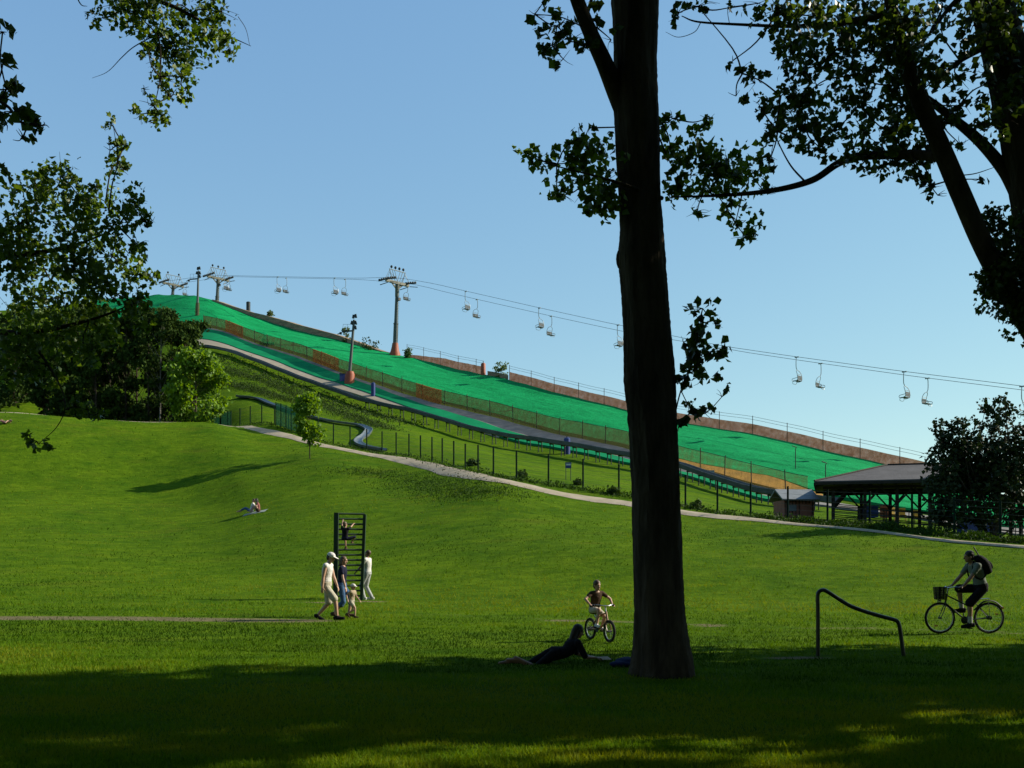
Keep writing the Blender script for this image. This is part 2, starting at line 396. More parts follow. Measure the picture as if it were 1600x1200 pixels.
class MB:
    """collects shapes for ONE mesh"""
    def __init__(s): s.v = []; s.f = []

    def add(s, vs, fs):
        n = len(s.v); s.v += [tuple(v) for v in vs]; s.f += [tuple(i + n for i in f) for f in fs]; return s

    def box(s, c, size, rot=None):
        c = Vector(c); h = Vector(size) / 2
        vs = [Vector((x * h.x, y * h.y, z * h.z)) for x in (-1, 1) for y in (-1, 1) for z in (-1, 1)]
        if rot is not None: vs = [rot @ v for v in vs]
        return s.add([v + c for v in vs], [(0, 1, 3, 2), (4, 6, 7, 5), (0, 4, 5, 1), (2, 3, 7, 6), (0, 2, 6, 4), (1, 5, 7, 3)])

    def beam(s, a, b, w, h, up=(0, 0, 1)):
        a = Vector(a); b = Vector(b); d = (b - a); L = d.length; d.normalize()
        u = Vector(up); x = d.cross(u)
        if x.length < 1e-4: x = d.cross(Vector((0, 1, 0)))
        x.normalize(); u = x.cross(d)
        rot = Matrix((x, d, u)).transposed()
        return s.box((a + b) / 2, (w, L, h), rot)

    def tube(s, pts, rad, seg=8, cap=True, closed=False):
        pts = [Vector(p) for p in pts]; n = len(pts)
        if not hasattr(rad, '__len__'): rad = [rad] * n
        vs, fs = [], []
        prev = None
        for i, p in enumerate(pts):
            if closed: t = pts[(i + 1) % n] - pts[i - 1]
            else: t = pts[min(i + 1, n - 1)] - pts[max(i - 1, 0)]
            t.normalize()
            if prev is None:
                x = t.cross(Vector((0, 0, 1)))
                if x.length < .1: x = t.cross(Vector((0, 1, 0)))
            else: x = prev - t * prev.dot(t)
            x.normalize(); prev = x; y = t.cross(x)
            for k in range(seg):
                a = 2 * PI * k / seg
                vs.append(p + (x * math.cos(a) + y * math.sin(a)) * rad[i])
        m = n if closed else n - 1
        for i in range(m):
            j = (i + 1) % n
            for k in range(seg):
                k2 = (k + 1) % seg
                fs.append((i * seg + k, i * seg + k2, j * seg + k2, j * seg + k))
        if cap and not closed:
            fs.append(tuple(range(seg - 1, -1, -1))); fs.append(tuple((n - 1) * seg + k for k in range(seg)))
        return s.add(vs, fs)

    def ell(s, c, r, rot=None, nu=12, nv=8):
        c = Vector(c); vs, fs = [], []
        for j in range(nv + 1):
            th = PI * j / nv
            for i in range(nu):
                a = 2 * PI * i / nu
                v = Vector((r[0] * math.sin(th) * math.cos(a), r[1] * math.sin(th) * math.sin(a), r[2] * math.cos(th)))
                if rot is not None: v = rot @ v
                vs.append(c + v)
        for j in range(nv):
            for i in range(nu):
                i2 = (i + 1) % nu
                fs.append((j * nu + i, (j + 1) * nu + i, (j + 1) * nu + i2, j * nu + i2))
        return s.add(vs, fs)

    def cap(s, a, b, ra, rb, seg=10):
        """tapered capsule"""
        a = Vector(a); b = Vector(b); d = b - a
        if d.length < 1e-5: return s.ell(a, (ra, ra, ra))
        t = d.normalized(); pts, rad = [], []
        for k in range(4):
            q = PI / 2 * (k + .35) / 4.35 if k else .12
            pts.append(a - t * ra * math.cos(q)); rad.append(ra * math.sin(q))
        pts.append(a); rad.append(ra); pts.append(a + d * .5); rad.append((ra + rb) / 2); pts.append(b); rad.append(rb)
        for k in (3, 2, 1, 0):
            q = PI / 2 * (k + .35) / 4.35 if k else .12
            pts.append(b + t * rb * math.cos(q)); rad.append(rb * math.sin(q))
        return s.tube(pts, rad, seg)

    def loft(s, rings, seg=16):
        """rings: (centre, axis_left, axis_front) elliptical sections, ends closed"""
        vs, fs = [], []
        for (c, ax, ay) in rings:
            for k in range(seg):
                a = 2 * PI * k / seg
                vs.append(Vector(c) + Vector(ax) * math.cos(a) + Vector(ay) * math.sin(a))
        for i in range(len(rings) - 1):
            for k in range(seg):
                k2 = (k + 1) % seg
                fs.append((i * seg + k, i * seg + k2, (i + 1) * seg + k2, (i + 1) * seg + k))
        fs.append(tuple(range(seg - 1, -1, -1))); fs.append(tuple((len(rings) - 1) * seg + k for k in range(seg)))
        return s.add(vs, fs)

    def build(s, name, m, parent=None, origin=None, smooth=True, normals=True):
        v = s.v
        if origin is not None:
            o = Vector(origin); v = [(a[0] - o.x, a[1] - o.y, a[2] - o.z) for a in v]
        me = bpy.data.meshes.new(name); me.from_pydata(v, [], s.f); me.update()
        if normals:
            import bmesh
            bm = bmesh.new(); bm.from_mesh(me); bmesh.ops.recalc_face_normals(bm, faces=bm.faces); bm.to_mesh(me); bm.free()
        if smooth:
            me.polygons.foreach_set('use_smooth', [True] * len(me.polygons))
            try: me.set_sharp_from_angle(angle=R(38))
            except Exception: pass
        return link(name, me, m, parent)

    def fused(s, name, m, parent=None, voxel=.008, smooth=4):
        """the collected shapes fused into one continuous skin"""
        me = bpy.data.meshes.new(name); me.from_pydata(s.v, [], s.f); me.update()
        o = bpy.data.objects.new('tmp', me); COL.objects.link(o)
        rm = o.modifiers.new('r', 'REMESH'); rm.mode = 'VOXEL'; rm.voxel_size = voxel
        sm = o.modifiers.new('s', 'SMOOTH'); sm.iterations = smooth; sm.factor = .5
        bpy.context.view_layer.update()
        dg = bpy.context.evaluated_depsgraph_get()
        me2 = bpy.data.meshes.new_from_object(o.evaluated_get(dg))
        me2.name = name
        bpy.data.objects.remove(o); bpy.data.meshes.remove(me)
        me2.polygons.foreach_set('use_smooth', [True] * len(me2.polygons))
        me2.materials.clear()
        return link(name, me2, m, parent)


def spline(pts, n=8):
    """Catmull-Rom through the points"""
    P = [Vector(p) for p in pts]
    if len(P) < 3: return P
    out = []
    Q = [P[0] * 2 - P[1]] + P + [P[-1] * 2 - P[-2]]
    for i in range(1, len(Q) - 2):
        a, b, c, d = Q[i - 1], Q[i], Q[i + 1], Q[i + 2]
        for k in range(n):
            t = k / n
            out.append(.5 * ((2 * b) + (c - a) * t + (2 * a - 5 * b + 4 * c - d) * t * t + (3 * b - a - 3 * c + d) * t ** 3))
    out.append(P[-1]); return out


def lerp_list(v, n): return list(np.interp(np.linspace(0, 1, n), np.linspace(0, 1, len(v)), v))


# ------------------------------------------------------------------ leaves
def leaf_mesh(name, C, D, size, var, rng, width=.92):
    """C: leaf centres, D: tip directions, size per leaf; kite-shaped leaves folded on the midrib"""
    n = len(C)
    D = D / np.maximum(np.linalg.norm(D, axis=1, keepdims=True), 1e-6)
    q = rng.normal(size=(n, 3)); S = np.cross(D, q); S /= np.maximum(np.linalg.norm(S, axis=1, keepdims=True), 1e-6)
    U = np.cross(S, D)
    L = size[:, None]
    base = C - D * L * .5; tip = C + D * L * .55
    fold = U * L * rng.uniform(.05, .22, size=(n, 1))
    wl = L * width * .5
    l = C - D * L * .12 + S * wl + fold; r = C - D * L * .12 - S * wl + fold
    V = np.stack([base, l, tip, r], 1).reshape(-1, 3)
    k = np.arange(n)[:, None] * 4
    T = np.concatenate([k + np.array([[0, 2, 1]]), k + np.array([[0, 3, 2]])], 0)
    return np_mesh(name, V, T, np.repeat(var, 4))


def sprays(rng, c, rad, n, twig=.35, per=8, droop=.25, shell=.0):
    """twigs through an ellipsoid; returns leaf centres, directions"""
    c = np.asarray(c, float); rad = np.asarray(rad, float)
    nt = max(1, int(n / per))
    u = rng.normal(size=(nt, 3)); u /= np.linalg.norm(u, axis=1, keepdims=True)
    rr = rng.uniform(shell, 1, size=(nt, 1)) ** (1 / 2.4)
    o = u * rr
    d = u * .7 + rng.normal(size=(nt, 3)) * .7 + np.array([0, 0, -droop])
    d /= np.linalg.norm(d, axis=1, keepdims=True)
    t = rng.uniform(-.5, .5, size=(nt, per, 1)) * twig * rng.uniform(.6, 1.3, size=(nt, 1, 1))
    P = (c + o * rad)[:, None, :] + d[:, None, :] * t + rng.normal(size=(nt, per, 3)) * twig * .16
    D = d[:, None, :] * .5 + rng.normal(size=(nt, per, 3)) * .6 + np.array([0, 0, -.45])
    return P.reshape(-1, 3), D.reshape(-1, 3)


LEAFK = 3.5


def px_clumps(rng, clumps, d, leaf_px, dens, dj=.5):
    dens = dens * LEAFK
    """clumps given as (px, py, rx, ry[, density]) at a distance d, made into round-bodied sprays"""
    Cs, Ds, cents = [], [], []
    for c in clumps:
        k = c[4] if len(c) > 4 else 1.0
        dd = d + rng.uniform(-dj, dj)
        w = W(c[0], c[1], dd); m = dd / F
        rx, rz = c[2] * m, c[3] * m; ry = (rx + rz) / 2
        n = max(6, PI * c[2] * c[3] * dens * k / (leaf_px ** 2 * .48))
        P, D = sprays(rng, w, (rx, ry, rz), n, twig=min(.42, max(.12, (rx + rz) * .45)), per=7)
        Cs.append(P); Ds.append(D); cents.append((w, rx, rz))
    return np.concatenate(Cs), np.concatenate(Ds), cents


def inframe(P, margin=12):
    y = np.maximum(P[:, 1], .3)
    px = CX + P[:, 0] / y * F; py = HY - (P[:, 2] - CH) / y * F
    return (P[:, 1] > .3) & (px > -margin) & (px < 1600 + margin) & (py > -margin) & (py < 1210)


def leaf_obj(name, C, D, leaf, m, parent, origin, rng, jitter=.48):
    size = leaf * rng.uniform(1 - jitter, 1 + jitter, len(C))
    var = np.clip(rng.normal(.45, .25, len(C)), 0, 1)
    me = leaf_mesh(name, C - np.asarray(origin), D, size, var, rng)
    return link(name, me, m, parent)


# ------------------------------------------------------------------ world, sun, camera
SUN_EL, SUN_AZ = R(31), R(12)          # azimuth: towards +x (right), turned 12 degrees away from the camera
w = bpy.data.worlds.new('World'); SC.world = w; w.use_nodes = True
nt = w.node_tree
bg = nt.nodes['Background']
sky = nt.nodes.new('ShaderNodeTexSky'); sky.sky_type = 'NISHITA'; sky.sun_disc = False
sky.sun_elevation = SUN_EL; sky.sun_rotation = PI / 2 - SUN_AZ
sky.air_density = 1.0; sky.dust_density = .05; sky.ozone_density = 3.0; sky.altitude = 100
# the camera's softer rendering of a bright sky: the Nishita sky's range gently compressed
pre = nt.nodes.new('ShaderNodeVectorMath'); pre.operation = 'MULTIPLY'; pre.inputs[1].default_value = (.155, .155, .155)
sep = nt.nodes.new('ShaderNodeSeparateXYZ'); com = nt.nodes.new('ShaderNodeCombineXYZ')
tn = nt.nodes.new('ShaderNodeVectorMath'); tn.operation = 'MULTIPLY'; tn.inputs[1].default_value = (3.39, 3.89, 3.70)
nt.links.new(sky.outputs[0], pre.inputs[0]); nt.links.new(pre.outputs[0], sep.inputs[0])
for _k, _g in enumerate((.70, .60, .33)):
    pw = nt.nodes.new('ShaderNodeMath'); pw.operation = 'POWER'; pw.inputs[1].default_value = _g
    nt.links.new(sep.outputs[_k], pw.inputs[0]); nt.links.new(pw.outputs[0], com.inputs[_k])
nt.links.new(com.outputs[0], tn.inputs[0])
nt.links.new(tn.outputs[0], bg.inputs[0]); bg.inputs[1].default_value = .12
sl = bpy.data.lights.new('sun', 'SUN'); sl.energy = 5.0; sl.angle = R(.53); sl.color = (1, .92, .76)
so = bpy.data.objects.new('sun', sl); COL.objects.link(so)
sd = Vector((math.cos(SUN_EL) * math.cos(SUN_AZ), math.cos(SUN_EL) * math.sin(SUN_AZ), math.sin(SUN_EL)))
so.rotation_euler = sd.to_track_quat('Z', 'Y').to_euler(); so.location = (60, 20, 60)

cam = bpy.data.cameras.new('camera'); co = bpy.data.objects.new('camera', cam); COL.objects.link(co)
co.location = (0, 0, CH); co.rotation_euler = (PI / 2, 0, 0)
cam.lens = 36 * F / 1600; cam.sensor_width = 36; cam.shift_y = (HY - 600) / 1600; cam.clip_end = 6000; cam.clip_start = .05
SC.camera = co
SC.view_settings.view_transform = 'Standard'; SC.view_settings.look = 'None'; SC.view_settings.exposure = .9; SC.view_settings.gamma = 1
SC.cycles.max_bounces = 8; SC.cycles.transparent_max_bounces = 16

# ------------------------------------------------------------------ ground sheet
TRAILS = [  # worn trails on the meadow: (px, py) polylines and half width in metres
    ([(-60, 966), (120, 966), (300, 968), (445, 970), (480, 970)], .75, .80),
    ([(880, 970), (930, 970), (1000, 973), (1120, 978)], .5, .74),
    ([(1230, 982), (1380, 982), (1600, 990), (1700, 992)], .45, .55),
    ([(1190, 1029), (1240, 1029), (1290, 1027)], .22, .95),
    ([(520, 942), (560, 940), (590, 940)], .35, .95),
    ([(640, 960), (760, 963), (880, 968)], .9, .44),
    ([(1180, 950), (1290, 940), (1400, 934), (1520, 944)], 1.2, .40),
    ([(60, 905), (180, 900), (300, 908)], 1.4, .38),
    ([(640, 1000), (780, 1006)], .7, .38),
    ([(300, 1000), (420, 992)], .6, .36),
    ([(60, 940), (200, 944), (360, 940), (500, 940)], .6, .42),
]


def worn_at(x, y):
    z = np.zeros_like(x)
    for pts, hw, amt in TRAILS:
        P = [hit(a, b) for a, b in pts]
        for a, b in zip(P[:-1], P[1:]):
            dx, dy = b.x - a.x, b.y - a.y
            t = np.clip(((x - a.x) * dx + (y - a.y) * dy) / (dx * dx + dy * dy), 0, 1)
            dist = np.hypot(x - a.x - t * dx, y - a.y - t * dy)
            z = np.maximum(z, amt * np.clip(1.5 - dist / hw, 0, 1))
    return z


def axis(dense0, dense1, step, lo, hi):
    a = list(np.arange(dense0, dense1, step))
    s = step; v = dense1
    while v < hi: a.append(v); s *= 1.25; v += s
    a.append(hi); s = step; v = dense0 - step
    while v > lo: a.insert(0, v); s *= 1.25; v -= s
    a.insert(0, lo); return np.array(a)


xs = axis(-150, 100, 1.2, -3000, 3000)
ys = np.concatenate([axis(4, 15, 1.0, -400, 15)[:-1], np.arange(15, 40, .14), np.arange(40, 60, .6), axis(60, 290, 1.2, 59, 4000)[1:]])
ys = np.unique(np.round(ys, 3))
XX, YY = np.meshgrid(xs, ys)
ZZ = Hn(XX, YY)
V = np.stack([XX, YY, ZZ], -1).reshape(-1, 3)
nx = len(xs); ii, jj = np.meshgrid(np.arange(len(ys) - 1), np.arange(nx - 1), indexing='ij')
q = (ii * nx + jj).ravel()
me = np_mesh('ground', V, np.stack([q, q + 1, q + nx + 1, q + nx], 1))
wa = me.attributes.new('worn', 'FLOAT', 'POINT')
wv = np.zeros(len(V), np.float32)
sel = (V[:, 1] > 14) & (V[:, 1] < 40) & (np.abs(V[:, 0]) < 30)
wv[sel] = worn_at(V[sel, 0], V[sel, 1]); wa.data.foreach_set('value', wv)
me.polygons.foreach_set('use_smooth', np.ones(len(me.polygons), bool))
tag(link('ground', me, M['ground']), 'sunlit green meadow rising to a grassy hill', 'ground', kind='structure')


def sheet(name, pxs, lo, hi, across, m, up, label, cat='ground', parent=None, skirt=.35):
    """a sheet draped on the terrain between two distance functions of px, with a turned-down edge"""
    vs, fs = [], []
    for px in pxs:
        a, b = lo(px), hi(px)
        row = [on(px, a, up - skirt)] + [on(px, a + (b - a) * k / across, up) for k in range(across + 1)] + [on(px, b, up - skirt)]
        vs += row
    n = across + 3
    for i in range(len(pxs) - 1):
        for k in range(n - 1): fs.append((i * n + k, (i + 1) * n + k, (i + 1) * n + k + 1, i * n + k + 1))
    mb = MB(); mb.add(vs, fs)
    o = mb.build(name, m, parent)
    return tag(o, label, cat, kind='structure')


def tfun(tbl, a=5, b=6):
    P = sorted(tbl)
    def f(px):
        t = float(np.interp(px, P, [tbl[p] for p in P]))
        return feat(a, px) + (feat(b, px) - feat(a, px)) * t
    return f


PX = lambda a, b, s: list(np.arange(a, b + .1, s))
# features: 5 = toboggan rail, 6 = lower net fence, 7 = ridge
sheet('ski_slope', PX(150, 1640, 7), tfun({0: .06, 1000: .06, 1060: .1, 1200: .22, 1290: .12, 1600: .02}, 6, 7), tfun({0: .985}, 6, 7), 14, M['mat_green'], .3,
      'long green plastic dry ski slope running down the hill', 'ski slope')
sheet('orange_ground', PX(1040, 1290, 6), tfun({0: .015}, 6, 7), tfun({1040: .03, 1065: .1, 1200: .22, 1290: .10}, 6, 7), 4, M['orange_ground'], .26,
      'orange sandy strip below the green slope', 'ground')
sheet('service_road', PX(300, 1640, 8), tfun({0: .87, 400: .87, 600: .83, 800: .62, 1000: .42, 1200: .5, 1600: .5}), tfun({0: .97}), 3, M['road'], .16,
      'grey gravel track under the lower net fence', 'road')
sheet('green_runout', PX(300, 1240, 8), tfun({0: .48, 400: .42, 500: .50, 600: .58, 800: .33, 1000: .2, 1240: .3}), tfun({0: .87, 400: .87, 600: .83, 800: .62, 1000: .42, 1240: .48}), 3, M['mat_low'], .24,
      'narrow green mat strip below the gravel track', 'ski slope')
sheet('kerb_strip', PX(300, 780, 8), tfun({0: .28, 400: .22, 500: .32, 600: .45, 720: .42, 800: .31}), tfun({0: .48, 400: .42, 500: .50, 600: .58, 800: .33}), 2, M['kerb'], .14,
      'pale sandy strip along the narrow green mat', 'ground')

# the pale footpath along the meadow's far edge
pth = [(-120, 632, 1.0), (0, 641, 1.0), (60, 650, .9), (110, 657, .8), (345, 666, .7), (400, 671, .8), (450, 683, .95), (520, 697, 1.0), (600, 713, 1.0), (680, 727, .95), (760, 745, .95), (840, 762, .95),
       (920, 777, .95), (985, 788, .95), (1080, 803, .95), (1160, 814, .9), (1210, 821, .5), (1300, 829, .26), (1400, 842, .24), (1500, 850, .26), (1600, 858, .28), (1720, 866, .3)]
PP = []
for px, py, hw in pth:
    d = feat(2, px) if not 110 < px < 345 else feat(2, px) + 1
    PP.append((on(px, d), hw))
cl = spline([p for p, _ in PP], 10); hw = lerp_list([h * .78 for _, h in PP], len(cl))
vs, fs = [], []
for i, p in enumerate(cl):
    t = (cl[min(i + 1, len(cl) - 1)] - cl[max(i - 1, 0)]); t.z = 0; t.normalize(); nrm = Vector((-t.y, t.x, 0))
    wob = 1 + .06 * math.sin(i * 1.3) + .08 * math.sin(i * .47 + 1)
    for k in range(5):
        q = p + nrm * hw[i] * wob * (k / 2 - 1)
        vs.append((q.x, q.y, H(q.x, q.y) + (.10 if 0 < k < 4 else .02)))
for i in range(len(cl) - 1):
    for k in range(4): fs.append((i * 5 + k, (i + 1) * 5 + k, (i + 1) * 5 + k + 1, i * 5 + k + 1))
mb = MB(); mb.add(vs, fs)
tag(mb.build('path', M['path']), 'pale dirt footpath along the fence at the meadow edge', 'path', kind='structure')
PATH_XY = np.array([(p.x, p.y) for p in cl]); PATH_HW = np.array(hw)

# ------------------------------------------------------------------ grass blades (stuff)
def scatter_meadow(rng, n, d0, d1, power=2.0):
    """points over the visible meadow, denser close to the camera"""
    u = rng.uniform(size=n)
    d = 1 / ((1 - u) / d0 + u / d1)                     # density falls with the distance
    r = rng.uniform(-.60, .60, n)
    return r * d, d


def off_path(x, y):
    ok = np.ones(len(x), bool)
    far = y > 35
    if far.any():
        X = np.stack([x[far], y[far]], 1)
        d = np.full(len(X), 1e9); idx = np.zeros(len(X), int)
        for k in range(0, len(PATH_XY)):
            q = np.hypot(X[:, 0] - PATH_XY[k, 0], X[:, 1] - PATH_XY[k, 1]); b = q < d; d[b] = q[b]; idx[b] = k
        ok[far] = d > PATH_HW[idx] * .95
    near = ~far
    wv = worn_at(x[near], y[near]); ok[near] = rng_blade.uniform(size=near.sum()) > wv * 1.1
    return ok


rng_blade = np.random.default_rng(3)
bx, by = scatter_meadow(rng_blade, 330000, 6.5, 104)
k = off_path(bx, by); k &= by < np.interp(bx / by, RT, FD[2]) + 1; bx, by = bx[k], by[k]
bz = Hn(bx, by)
n = len(bx)
# tufted, uneven lawn: blade height follows a slow noise
pat = .5 + .5 * np.sin(bx * 1.7 + np.sin(by * 1.1) * 2) * np.sin(by * .9 + np.sin(bx * .6) * 2)
pat2 = .5 + .5 * np.sin(bx * .37 + 1.3 * np.sin(by * .21)) * np.sin(by * .33 + 1.7)
hgt = (.030 + .045 * rng_blade.uniform(size=n) ** 1.5) * (.7 + .5 * pat) * np.clip(by / 18, 1, 3.2) ** .55
wid = .0045 * np.clip(by / 9, 1, 12) ** .85 * rng_blade.uniform(.7, 1.4, n)
an = rng_blade.uniform(0, 2 * PI, n)
S = np.stack([np.cos(an), np.sin(an), np.zeros(n)], 1) * wid[:, None]
lean = rng_blade.normal(size=(n, 3)) * .45; lean[:, 2] = 0
B = np.stack([bx, by, bz - .004], 1)
tipv = B + lean * hgt[:, None] + np.array([0, 0, 1]) * hgt[:, None]
V = np.stack([B - S, B + S, tipv], 1).reshape(-1, 3)
T = np.arange(3 * n).reshape(-1, 3)
bw, bh = np.array([.13, .35, 1.0, 2.6]), np.array([.45, .36, .34, .30])
blot = np.zeros(n)
for _q in range(28):                                  # drifting patches of several sizes
    a_, sc_ = rng_blade.uniform(0, 2 * PI), bw[_q % 4] * rng_blade.uniform(.7, 1.4)
    blot += 1.35 * bh[_q % 4] * np.sin((bx * math.cos(a_) * .6 + by * math.sin(a_) * 1.2) * sc_ * 2 + rng_blade.uniform(0, 6))
var = np.clip(.45 + .15 * blot + .06 * pat + rng_blade.normal(0, .13, n), 0, 1)
tag(link('grass', np_mesh('grass', V, T, np.repeat(var, 3)), M['blade']), 'short uneven green grass covering the meadow', 'grass', kind='stuff')


def weed_patch(name, pts, n, hgt, label, m='weed', spread=1.2, leaf=.16):
    """rank growth scattered round ground points: one mass nobody could count"""
    rng = np.random.default_rng(len(pts) * 7 + n)
    P = np.array([tuple(p) for p in pts]); i = rng.integers(0, len(P), n)
    x = P[i, 0] + rng.normal(0, spread, n); y = P[i, 1] + rng.normal(0, spread * .8, n)
    clump = .35 + .65 * (.5 + .5 * np.sin(x * 2.1 + np.sin(y * 1.7) * 2))
    z = Hn(x, y) + rng.uniform(0, 1, n) ** 1.3 * hgt * clump
    D = rng.normal(size=(n, 3)) * .6 + np.array([0, 0, .8])
    me = leaf_mesh(name, np.stack([x, y, z], 1), D, leaf * rng.uniform(.6, 1.4, n), np.clip(rng.normal(.4, .25, n), 0, 1), rng, .5)
    return tag(link(name, me, M[m]), label, 'weeds', kind='stuff')


def along(pp, step=6):
    out = []
    for a, b in zip(pp[:-1], pp[1:]):
        k = max(2, int(abs(b[0] - a[0]) / step))
        for t in range(k): out.append(hit(a[0] + (b[0] - a[0]) * t / k, a[1] + (b[1] - a[1]) * t / k))
    return out


weed_patch('weeds', along([(540, 735), (600, 742), (660, 752), (720, 762), (800, 775)]) + along([(620, 755), (700, 770), (760, 772)]), 6500, .26, 'rank dark weeds on the meadow slope below the path', spread=1.3, leaf=.10)
weed_patch('tall_grass', [on(p, feat(3, p) - .5) for p in PX(1190, 1650, 3)], 9000, .42, 'tall dark grass strip along the foot of the fence', spread=.5, leaf=.14)
weed_patch('tall_grass', [on(p, feat(3, p) - .6) for p in PX(360, 1190, 3)], 5200, .34, 'rough grass fringe between footpath and green fence', spread=.45, leaf=.14)
weed_patch('undergrowth', along([(345, 578), (400, 592), (450, 612), (500, 634), (550, 652), (605, 672)], 4) + along([(350, 600), (400, 610), (460, 630)], 4), 14000, .7, 'dark scrub growing along the bank below the toboggan rail', 'scrub', 1.1, .17)
weed_patch('undergrowth', [on(p, feat(5, p) - 4) for p in PX(330, 640, 4)], 2600, .5, 'low olive scrub on the hillside beside the toboggan rail', 'scrub', 1.6, .3)

# ------------------------------------------------------------------ foreground poplars
def trunk_mesh(path, radii, seg=44, flare=0.0, rough=.05, seed=0):
    """a trunk with a furrowed, uneven surface"""
    rng = np.random.default_rng(seed)
    P = spline(path, 14); rad = lerp_list(radii, len(P))
    ph = rng.uniform(0, 6, 8)
    mb = MB(); vs, fs = [], []
    for i, p in enumerate(P):
        z = p.z
        for k in range(seg):
            a = 2 * PI * k / seg
            r = rad[i] * (1 + rough * .5 * math.sin(9 * a + 1.3 * math.sin(z * 1.1 + ph[0]) + ph[1]) + rough * .45 * math.sin(17 * a + 2 * math.sin(z * 1.9 + ph[2]))
                          + rough * .8 * math.sin(2 * a + z * .8 + ph[3]) * math.sin(z * 1.7 + ph[4]) + rng.normal(0, rough * .16))
            if flare:
                fl = math.exp(-max(0, z) / .32)
                r *= 1 + flare * fl * (.55 + .45 * math.sin(5 * a + ph[5]))
            vs.append((p.x + r * math.cos(a), p.y + r * math.sin(a), z))
    for i in range(len(P) - 1):
        for k in range(seg):
            k2 = (k + 1) % seg
            fs.append((i * seg + k, i * seg + k2, (i + 1) * seg + k2, (i + 1) * seg + k))
    return mb.add(vs, fs)


def limb(mb, pts, radii, seg=10, n=8):
    P = spline(pts, n); mb.tube(P, lerp_list(radii, len(P)), seg)


def reach(rng, a, b, sag=.1):
    a = Vector(a); b = Vector(b); m = (a + b) / 2 + Vector(rng.normal(size=3)) * (b - a).length * sag
    return [a, m, b]


def twigs_in(mb, rng, cents, anchor_pts, r0=.012):
    """a fine branch from the nearest wood to each clump, with side twigs inside it"""
    A = [Vector(p) for p in anchor_pts]
    for (w, rx, rz) in cents:
        a = min(A, key=lambda p: (p - w).length)
        limb(mb, reach(rng, a, w, .08), [r0, .006], 5, 4)
        for k in range(4):
            u = Vector(rng.normal(size=3)); u.z *= .7; u.normalize()
            limb(mb, reach(rng, w, w + Vector((u.x * rx, u.y * rx, u.z * rz)), .1), [.006, .002], 4, 3)
        A.append(w)


def tree_root(name, label, cat, base, group=None):
    return thing(name, label, cat, base, 0, group)


def high_crown(rng, centre, rad, n, leaf, hide=True):
    """unseen crown masses, spread wide to block skylight: sprays, kept clear of the opening the photograph looks through"""
    Cs, Ds = [], []
    nb = max(4, n // 170)
    for b in range(nb):
        u = rng.normal(size=3); u /= np.linalg.norm(u); u *= rng.uniform(.15, 1) ** .5
        c = np.array(centre) + u * np.array(rad)
        P, D = sprays(rng, c, np.array([1.1, 1.1, .8]) * rng.uniform(.6, 1.3), 170, .45, 8)
        Cs.append(P); Ds.append(D)
    P = np.concatenate(Cs); D = np.concatenate(Ds)
    if hide:
        k = ~inframe(P); P, D = P[k], D[k]
    return P, D


